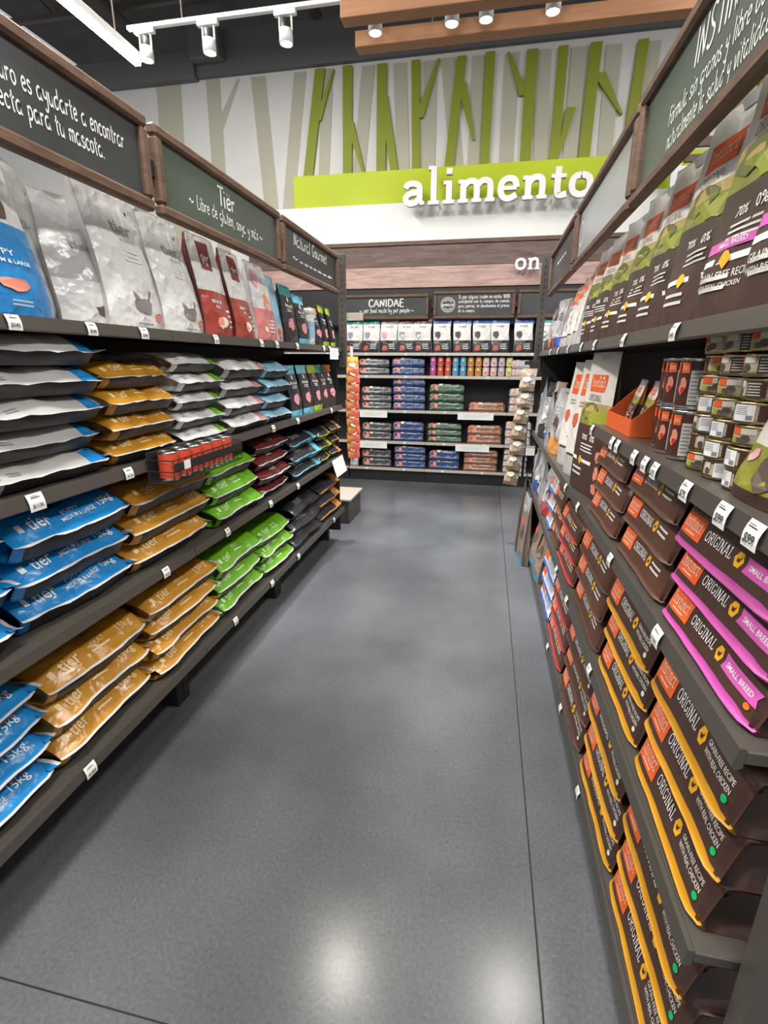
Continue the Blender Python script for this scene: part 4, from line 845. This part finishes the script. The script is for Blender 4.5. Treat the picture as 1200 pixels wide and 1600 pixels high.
# right side standing bags
def ispec(s, small):
    sp = [('blob', 'hill_picture', P_HILL2, .35, .60, .3, .06, 5), ('blob', 'hill_picture', P_HILL, .7, .56, .32, .07, 6),
          ('patch', 'logo_patch', P_OR, .17, .72, .74, .86), ('slab', 'logo_lettering', P_CRM, 'Instinct', .22, .68, .775, .06, 1.6), ('slab', 'range_lettering', P_BRN, 'ORIGINAL', .2, .66, .675, .045, 1.4),
          ('text', 'claim_lettering', M_WHITE, '0%', .6, .76, .39, .045), ('text', 'claim_lettering', M_WHITE, '70%', .3, .48, .39, .04), ('lines', 'small_print', P_PALE, .3, .8, .30, .37, 3), ('rect', 'ingredient_band', M_WHITE, .02, .78, .225, .25), ('lines', 'recipe_lettering', P_PALE, .1, .62, .11, .19, 2)]
    sp += [('poly2', 'emblem', P_YEL, [(.3, .235), (.34, .265), (.38, .27), (.42, .265), (.46, .235), (.38, .2)])]
    if small: sp += [('patch', 'breed_banner', P_MAG, .02, .98, .275, .315), ('text', 'breed_lettering', M_WHITE, 'SMALL BREED', .2, .62, .285, .02), ('text', 'recipe_lettering', P_PALE, 'GRAIN-FREE RECIPE', .05, .75, .165, .03), ('text', 'recipe_lettering', P_PALE, 'WITH REAL CHICKEN', .05, .65, .13, .02)]
    else: sp += [('blob', 'food_picture', P_MEAT2, .93, .30, .06, .05, 4), ('blob', 'food_picture', P_MEAT2, .94, .18, .055, .05, 5), ('blob', 'food_picture', P_MEAT2, .92, .07, .07, .045, 9)]
    return sp
def isb(key, side, small=False, H=.5, W=.28, n=1, hill=True):
    sb(key, n, W=W, Dp=.12, H=H, body=GREYF, gusset=side, low_g=BRN, zones=[(.50, BRN), (.60, film('hill_film', (.24, .25, .03), .35)), (.66, film('sand_film', (.5, .36, .12), .35)), (1, film('warm_white_film', (.74, .7, .65), .3, .35))], seal=GREYF, spec=ispec(1, small))
isb('is_mag', MAGENTA, True); isb('is_yel', YEL); isb('is_red', REDE); isb('is_or', P_OR); isb('is_brn', BRN)
sb('is_white', 2, W=.26, Dp=.16, H=.5, body=GREYF, gusset=WHITEF, zones=[(.2, GREYF), (1, film('warm_white_film', (.74, .7, .65), .3, .35))], spec=[('patch', 'logo_patch', P_OR, .15, .85, .715, .9), ('slab', 'logo_lettering', P_CRM, 'Instinct', .2, .8, .77, .09, 1.8), ('lines', 'range_lettering', P_GRY, .2, .8, .61, .67, 2), ('blob', 'food_picture', P_MEAT, .2, .5, .12, .08, 4), ('dot', 'icon', P_GRY, .5, .36, .07, .035), ('lines', 'small_print', P_GRY, .35, .7, .26, .31, 2), ('rect', 'dark_band', P_BRN, .1, .9, .18, .2)])
zr = RZ[0]+.012
R1 = [('is_mag', 1.00, .34, 'magenta gusset bag, nearest at right frame edge', .56), ('is_mag', 1.26, .28, 'magenta gusset bag, second along right top shelf', .53), ('is_yel', 1.52, .28, 'yellow gusset bag beside the magenta bags', .50), ('is_yel', 1.80, .26, 'yellow gusset bag below the sign corner', .47), ('is_red', 2.06, .26, 'red gusset bag on right top shelf, nearer', .46), ('is_red', 2.34, .26, 'red gusset bag on right top shelf, farther', .45), ('is_or', 2.62, .26, 'orange gusset bag right of the crumpled white bags', .45), ('is_or', 2.88, .26, 'orange gusset bag, farthest of the brown landscape bags', .45)]
for k, y, w, lab, h in R1: put(k, 0, 'R', y, XR+.115, zr, 'brown landscape bag, '+lab, scale=(1, w/.28, h/.5), rz=.13)
for i, (y, h) in enumerate(((3.12, .40), (3.33, .38), (3.52, .36))):
    put('is_white', i, 'R', y, XR+.1, zr, ['white bag after the orange gusset bags, top shelf', 'white bag second of three on right top shelf', 'white bag beside the tangled silver pouches'][i], scale=(.9, .78, h/.5), rz=.1*(i-1))
def pouch(key, bot, top, pic): sb(key, 2, W=.17, Dp=.08, H=.3, body=SIL, zones=[(.25, bot), (.75, SIL), (1, top)], amp=.012, spec=[('blob', 'food_picture', pic, .5, .45, .25, .15, 5), ('lines', 'small_print', P_GRY, .2, .8, .6, .75, 3), ('poly2', 'label_patch', P_GRY, [(.2, .28), (.8, .28), (.8, .34), (.2, .34)])])
pouch('p_amber', ORNG, SIL, P_DOG); pouch('p_blue', BLUEE, SIL, P_GRY); pouch('p_black', BLK, BLK, P_PALE); pouch('p_brown', BRN, film('kraft_film', (.3, .22, .15)), P_MEAT); pouch('p_red', REDF, GREYF, P_DOG)
pk = ['p_blue', 'p_amber', 'p_red', 'p_brown', 'p_black']; pc = {'p_blue': 'silver pouch with blue base', 'p_amber': 'silver pouch with amber base', 'p_red': 'grey pouch with red base', 'p_brown': 'kraft and silver pouch', 'p_black': 'glossy black pouch'}
ordw = ['first', 'second', 'third', 'fourth', 'fifth', 'sixth', 'seventh', 'eighth']
for zi, (zz, shelf, ys, hs) in enumerate(((RZ[0], 'right top shelf', [3.70, 3.86, 4.02, 4.17, 4.32, 4.46], 1.0), (RZ[2], 'right middle shelf', [3.40, 3.57, 3.74, 3.92, 4.1, 4.28, 4.45], 1.35), (RZ[3], 'fourth right shelf', [3.42, 3.60, 3.78, 3.96, 4.14, 4.32, 4.47], 1.2))):
    for i, y in enumerate(ys):
        k = pk[(i*2+zi) % 5]; put(k, i, 'R', y, XR+.06+.02*(i % 2), zz+.012, f'{pc[k]}, {ordw[i]} of tangled row on {shelf}', scale=(1.2, 1.0, hs*(1+.1*math.sin(i*2.3))), rz=.35*math.sin(i*1.7+zi), tilt=(0, .06*math.sin(i)))
for i, (k, y, x, w, h, lab) in enumerate((('is_brn', 2.36, XR+.06, .31, .60, 'tall brown bag with green hills beside the tins'), ('is_white', 2.66, XR+.09, .30, .57, 'tall white bag with orange logo, nearer of two'), ('is_white', 2.95, XR+.09, .29, .56, 'tall white bag with orange logo, farther of two'))):
    put(k, i, 'R', y, x, RZ[2]+.012, lab, scale=(.62, w/(.28 if k == 'is_brn' else .26), h/.5), rz=.2 if k == 'is_brn' else .32)
# big sacks standing by the far end of the right shelves
sb('kraft', 2, W=.3, Dp=.2, H=.66, body=BLK, gusset=film('taupe_film', (.23, .17, .13), .3, .6, 12), low_g=None, zones=[(.09, film('bright_cyan_film', (.0, .35, .6))), (.8, film('taupe_film', (.23, .17, .13), .3, .6, 12)), (1, SIL)], spec=[('blob', 'food_picture', P_MEAT, .5, .6, .2, .08, 4), ('blob', 'pet_picture', P_DOG, .6, .45, .25, .12, 5), ('lines', 'small_print', P_PALE, .2, .6, .75, .85, 3)])
put('kraft', 0, 'R', 3.42, XR+.06, RZ[4]+.012, 'taupe sack with cyan base, nearer on the bottom shelf', scale=(.8, .9, .62))
put('kraft', 1, 'R', 3.74, XR+.06, RZ[4]+.012, 'taupe sack with cyan base, middle of three', scale=(.8, .9, .62))
put('kraft', 0, 'R', 4.40, XR-.045, 0.0, 'taupe sack with cyan base standing on the floor', scale=(.42, 1, 1.0), rz=-.12)
put('kraft', 1, 'R', 4.08, XR-.04, 0.0, 'taupe sack with cyan base on floor, second from end', scale=(.38, .9, .85), rz=.1)

# back wall standing bags
def bsb(key, top, base, pic): sb(key, 1, W=.21, Dp=.12, H=.42, body=WHITEF, gusset=WHITEF, zones=[(.36, base), (.84, WHITEF), (1, top)], pinch=1, spec=[('blob', 'pet_picture', pic, .3, .52, .18, .13, 4), ('blob', 'food_picture', P_MEAT, .25, .14, .17, .08, 5), ('blob', 'food_picture', P_CRM, .72, .5, .17, .06, 6), ('lines', 'small_print', P_PALE, .5, .9, .1, .28, 3), ('text', 'brand_lettering', P_HILL2, 'PURE', .32, .72, .73, .05)])
bsb('bw_blue', film('royal_blue_film', (.03, .09, .30)), BLK, P_DOG); bsb('bw_teal', film('deep_teal_film', (.0, .2, .17)), BLK, P_GRY); bsb('bw_tan', film('tan_film', (.25, .16, .1)), BLK, P_PINK); bsb('bw_brown', film('choc_film', (.10, .035, .03)), BLK, P_GRY); bsb('bw_sea', TEAL, TEAL, P_DOGG)
for i, (x, k, lab) in enumerate(((-1.76, 'bw_teal', 'white bag with teal top, leftmost on back shelf'), (-1.53, 'bw_teal', 'white bag with teal top, second on back shelf'), (-1.29, 'bw_tan', 'white bag with tan top on back shelf'), (-1.06, 'bw_brown', 'white bag with brown top, left of the pair'), (-.85, 'bw_brown', 'white bag with brown top, right of the pair'), (-.60, 'bw_blue', 'white bag with blue top, first of five'), (-.345, 'bw_blue', 'white bag with blue top, second of five'), (-.10, 'bw_blue', 'white bag with blue top, third of five'), (.125, 'bw_blue', 'white bag with blue top, fourth of five'), (.41, 'bw_blue', 'white bag with blue top, fifth, set apart'), (.70, 'bw_sea', 'white bag with sea green top beside right post'))):
    put(k, 0, 'B', x, YB+.09, BZ[0]+.012, lab, scale=(1, 1.08, 1))

# ------------------------------------------------------------------ tins
CAN = {}
def can_kind(key, R, H, label_m, rim, patches):
    b = MB(); b.lathe([(0, .002), (R*.9, .002), (R*.95, 0), (R, .004), (R*.97, .008), (R*.97, H-.008), (R, H-.004), (R*.95, H), (R*.88, H-.004), (0, H-.004)], 20, rim)
    root = b.obj('food_tin', None, True, link=False)
    l = MB(); l.lathe([(R*.985, .009), (R*.985, H-.009)], 20, label_m); child(root, l.obj('label_sleeve', root, True, link=False))
    def wrap(u, a, lift): th = (u-.5)*2*PI; r_ = R*.985+lift*.35; return (r_*math.cos(th), r_*math.sin(th), a*H)
    prints(root, patches, wrap); CAN[key] = root
DKL = mat('tin_brown', (.075, .026, .016), .35); CRL = mat('tin_cream', (.48, .42, .28), .35)
can_kind('tall', .042, .121, DKL, M_CHROME, [('rect', 'logo_patch', P_OR, .50, .585, .70, .90), ('slab', 'logo_lettering', P_CRM, 'Inst', .51, .575, .76, .1, 1.6), ('rect', 'nutrition_panel', P_PALE, .60, .70, .1, .75), ('lines', 'small_print', P_GRY, .61, .69, .14, .72, 8), ('blob', 'food_picture', P_MEAT2, .535, .45, .04, .16, 5), ('rect2', 'red_flash', P_RED, .52, .56, .33, .43), ('rect', 'nutrition_panel', P_PALE, .30, .40, .1, .75), ('rect', 'logo_patch', P_OR, .42, .47, .7, .9)])
can_kind('short_a', .043, .041, CRL, M_GOLD, [('rect', 'logo_patch', P_OR, .42, .5, .55, .85), ('blob', 'pet_picture', P_DOG, .54, .4, .035, .2, 4), ('blob', 'pet_picture', P_DOG, .49, .3, .03, .15, 7), ('rect', 'sky_patch', P_SKY, .5, .6, .58, .84), ('rect', 'hill_patch', P_HILL, .42, .48, .18, .45), ('rect', 'text_panel', P_BRN, .62, .75, .15, .85), ('lines', 'small_print', P_PALE, .63, .74, .2, .8, 5), ('rect', 'text_panel', P_BRN, .28, .38, .15, .85)])
can_kind('short_b', .043, .041, CRL, M_GOLD, [('rect', 'nutrition_panel', M_WHITE, .50, .64, .15, .85), ('lines', 'small_print', P_GRY, .51, .62, .4, .8, 5), ('rect2', 'barcode', P_GRY, .59, .63, .2, .4), ('blob', 'pet_picture', P_DOG, .45, .4, .02, .25, 4), ('rect', 'sky_patch', P_SKY, .42, .47, .5, .84), ('rect', 'text_panel', P_BRN, .33, .40, .15, .85), ('rect', 'text_panel', P_BRN, .66, .74, .15, .85)])
zc = RZ[1]+.011
cols = [(1.455, .0, 2, 'left front'), (1.36, .0, 2, 'right front'), (1.555, .02, 2, 'left end'), (1.50, .09, 2, 'rear left'), (1.405, .09, 2, 'rear right')]
for y, dx, n, nm in cols:
    for i in range(n):
        inst(CAN['tall'], (XR+.075+dx, y, zc+i*.122), PI+.25+.2*(y-1.4)*3, (1, 1, 1), f'tall brown tin, {"upper" if i else "lower"}, {nm} column beside orange box', 'tin', 'tall brown tins')
for ci, (y, dx, n, nm, rot) in enumerate(((1.235, .0, 7, 'leftmost front column', .55), (1.135, -.005, 7, 'middle front column', .2), (1.035, -.005, 7, 'right front column', -.1), (1.27, .10, 7, 'rear left column', .3), (1.18, .10, 7, 'rear right column', .6))):
    for i in range(n):
        inst(CAN['short_b' if i < 4 and (i+ci) % 4 else 'short_a'], (XR+.08+dx+.003*math.sin(i*3+ci), y+.004*math.sin(i*2+ci), zc+i*.0412), PI+rot+.5*math.sin(i*1.7+ci*2), (1, 1, 1), f'short gold-rimmed tin, {["lowest", "second up", "third up", "middle", "fifth up", "sixth up", "topmost"][i]}, {nm}', 'tin', 'short tins in columns')
isb('is_small', BRN, False)
sb('dogpouch', W=.16, Dp=.09, H=.19, body=WHITEF, zones=[(.12, BRN), (.5, film('hill_film', (.24, .25, .03))), (1, film('warm_white_film', (.74, .7, .65), .3, .35))], spec=[('patch', 'logo_patch', P_OR, .1, .5, .72, .93), ('blob', 'pet_picture', P_DOG, .7, .3, .25, .2, 4), ('blob', 'pet_picture', P_PINK, .25, .42, .1, .07, 4), ('text', 'logo_lettering', P_CRM, 'Inst', .14, .46, .78, .09)])
put('dogpouch', 0, 'R', .93, XR+.07, zc, 'small dog food pouch at right edge beside tins', scale=(1, 1, 1))
# orange display box
t = empty('display_box', (XR+.04, 1.90, zc)); tag(t, 'open orange cardboard display box with pouches beside tall tins', 'box')
def ob(name, poly, y0, y1, m=None):
    b = MB(); b.extr(poly, lambda x, z, q: (x, y0+(y1-y0)*q, z), m or mat('orange_card', (.72, .12, .02), .55)); b.obj(name, t)
ob('side_panel', [(0, 0), (.16, 0), (.16, .15), (.1, .15), (.02, .07), (0, .055)], -.17, -.166); ob('side_panel', [(0, 0), (.16, 0), (.16, .15), (.1, .15), (.02, .07), (0, .055)], .166, .17)
ob('front_panel', [(-.003, 0), (.001, 0), (.001, .055), (-.003, .055)], -.166, .166); ob('rear_panel', [(.156, 0), (.16, 0), (.16, .15), (.156, .15)], -.166, .166); ob('base', [(0, 0), (.16, 0), (.16, .003), (0, .003)], -.166, .166)
for i in range(4): sb_ = put(['is_yel', 'is_or'][i % 2], 0, 'R', 1.78+.08*i, XR+.09+.02*(i % 2), zc+.012, f'small orange pouch, {ordw[i]} inside the orange display box', scale=(.3, .26, .32), tilt=(0, -.15))
# wire basket with tins
YB0, YB1, XB = 1.60, 2.13, XL+.015
t = empty('wire_basket', (XB, YB0, 1.165)); tag(t, 'black wire basket of red tins hung on left shelf', 'basket')
L_ = YB1-YB0; w_ = .105; hb = .085
b = MB()
for z in (0, hb*.5, hb): b.tube((0, 0, z), (w_, 0, z), .0022, M_BLACK); b.tube((0, L_, z), (w_, L_, z), .0022, M_BLACK); b.tube((w_, 0, z), (w_, L_, z), .0025, M_BLACK)
b.obj('rim_wire', t)
n = 13
for i in range(n+1):
    b = MB(); y = L_*i/n; b.tube((w_, y, 0), (w_, y, hb), .0018, M_BLACK, 5); b.tube((0, y, 0), (w_, y, 0), .0018, M_BLACK, 5); b.obj('grid_wire', t)
b = MB(); b.box(w_+.003, w_+.006, .0, L_, .045, .075, M_BLACK, .001); b.obj('label_strip', t)
b = MB(); b.box(w_+.0065, w_+.008, .06, .1, .044, .076, M_TAG); b.obj('price_tag', t)
b = MB(); b.box(-.004, .0, 0, L_, -.005, .11, M_BLACK, .001); b.obj('hook_plate', t)
CHK = mat('checker_red', (.5, .03, .02), .4)
can_kind('red', .036, .108, mat('tin_red', (.62, .075, .03), .35), M_CHROME, [('rect2', 'checker', M_WHITE, k/20+.0, k/20+.02, .82 if k % 2 else .875, .87 if k % 2 else .92) for k in range(8, 20)]+[('lines', 'small_print', P_MEAT, .5, .65, .2, .7, 4)])
for i in range(6): inst(CAN['red'], (XB+.05, YB0+.055+i*.083, 1.169), .9+i*.3, (1, 1, 1), f'red checkered tin, {ordw[i]} from the near end of wire basket', 'tin', 'red tins in wire basket')
# small coloured tins on the back shelf
for nm, col in (('magenta', (.45, .06, .35)), ('red', (.6, .05, .03)), ('blue', (.05, .35, .6)), ('amber', (.55, .26, .03)), ('pale pink', (.7, .5, .5)), ('grey', (.45, .45, .5)), ('yellow', (.65, .6, .2))):
    can_kind(nm, .042, .115, mat('tin_'+nm.replace(' ', '_'), col, .4), M_CHROME, [('blob', 'food_picture', P_MEAT, .5, .35, .06, .15, 4), ('rect', 'cream_label', P_CRM, .44, .56, .62, .8)])
order = ['magenta', 'red', 'red', 'blue', 'blue', 'amber', 'amber', 'pale pink', 'pale pink', 'grey', 'yellow']; px0 = -.70; cnt = {}
for i, k in enumerate(order):
    cnt[k] = cnt.get(k, 0)+1; pos = ' left column' if order.count(k) > 1 and cnt[k] == 1 else (' right column' if order.count(k) > 1 else '')
    for j in range(2): inst(CAN[k], (px0+i*.0965, YB+.07, BZ[1]+.011+j*.117), -PI/2, (1, 1, 1), f'small {k} tin{pos}, {"upper" if j else "lower"}, on second back shelf', 'tin', 'coloured tins on the back shelf')

# ------------------------------------------------------------------ hanging pouches, cards
def hang(name, w, h, m0, m1, m2):
    b = MB(); b.grid(lambda u, v: (.012*math.sin(PI*u)*math.sin(PI*v)+.004*math.sin(9*v), (u-.5)*w, -h*v), 4, 6, lambda u, v: m0 if (v < .25 or (u < .45 and v < .8)) else (m1 if v < .6 else m2)); b.grid(lambda u, v: (-.012*math.sin(PI*u)*math.sin(PI*v), (.5-u)*w, -h*v), 4, 6, m1)
    r = b.obj(name, None, True, link=False); s = MB(); s.grid(lambda u, v: (.003, (u-.5)*w, -h*v*.08), 4, 1, m0); child(r, s.obj('header_seal', r, link=False)); l = MB(); l.flat(blob(0, -h*.5, w*.3, h*.14, 4), lambda x, y: (.018, x, y), P_CRM); child(r, l.obj('label_picture', r, link=False)); return r
HY = hang('treat_pouch', .11, .15, YEL, film('orange_treat', (.62, .2, .03)), film('coral_treat', (.6, .10, .09))); HG = hang('treat_pouch', .13, .19, film('kraft_film', (.3, .22, .15)), film('grey_treat', (.2, .18, .16)), film('umber_treat', (.13, .09, .06)))
b = MB(); b.box(-.004, .004, -.012, .012, -.95, .06, M_LAMPW, .001); cs = b.obj('clip_strip', None, loc=(-1.15, 4.33, 1.66)); cs.rotation_euler = (0, 0, -PI/3); tag(cs, 'white clip strip with orange treats at left shelf end', 'clip strip')
for i in range(11): inst(HY, (-1.145+.005*math.sin(i), 4.315, 1.64-i*.072), -PI/3+.15*math.sin(i*2), (1, 1, 1), 'orange and yellow treat pouch, %s from top of strip' % ['first', 'second', 'third', 'fourth', 'fifth', 'sixth', 'seventh', 'eighth', 'ninth', 'tenth', 'eleventh'][i], 'treats', 'orange treats on the clip strip', tilt=(0, -.25))
b = MB(); b.box(-.004, .004, -.012, .012, -1.0, .06, M_BLACK, .001); b.box(-.0035, .0035, -.06, .0, .02, .05, M_BLACK); cs = b.obj('clip_strip', None, loc=(.36, 4.54, 1.56)); cs.rotation_euler = (0, 0, -PI*.62); tag(cs, 'dark clip strip with grey treats at right shelf end', 'clip strip')
for i in range(7): inst(HG, (.345-.011*i, 4.50, 1.55-i*.135), -PI*.62+.2*math.sin(i*2), (1, 1, 1), 'grey treat pouch with tan top, %s down right strip' % ['first', 'second', 'third', 'fourth', 'fifth', 'sixth', 'seventh', 'eighth', 'ninth', 'tenth', 'eleventh'][i], 'treats', 'grey treats on the right strip', tilt=(0, -.3))
def card(loc, ang, w, h, label, tilt=0):
    t = empty('price_card', loc, ang); t.rotation_euler = (0, tilt, ang); tag(t, label, 'price card'); boxobj('card', (0, .003, -w/2, w/2, -h, 0), M_TAG, t, 0)
    b = MB()
    for i in range(3): b.flat(cell(-w*.35, w*(.4-.1*i), -h*(.3+.2*i), -h*(.23+.2*i), 1, 1), lambda x, y: (.004, x, y), P_PALE)
    b.obj('card_print', t)
card((XL+.02, 3.98, LZ[0]+.0), 0, .22, .085, 'white price card hanging from far left top shelf')
card((XL+.02, 4.0, LZ[2]+.02), 0, .3, .14, 'tilted white price card on far left lower shelf', -.3)
for x, z, w, lab in ((-1.48, BZ[2], .38, 'white card under third back shelf, left'), (-.12, BZ[2], .46, 'white card under third back shelf, centre'), (-1.48, BZ[3], .38, 'white card under fourth back shelf, left'), (-.14, BZ[3], .44, 'white card under fourth back shelf, centre'), (.62, BZ[3]-.02, .2, 'white card by right post under fourth shelf')):
    card((x, YB-.02, z-.0), -PI/2, w, .09, lab)
b = MB(); b.box(0, .15, -.004, .004, -.03, .03, mat('beige_card', (.55, .48, .4), .6), .001); o = b.obj('shelf_card', None, loc=(-1.19, 4.295, 1.955)); tag(o, 'beige card jutting from the left post end', 'card')
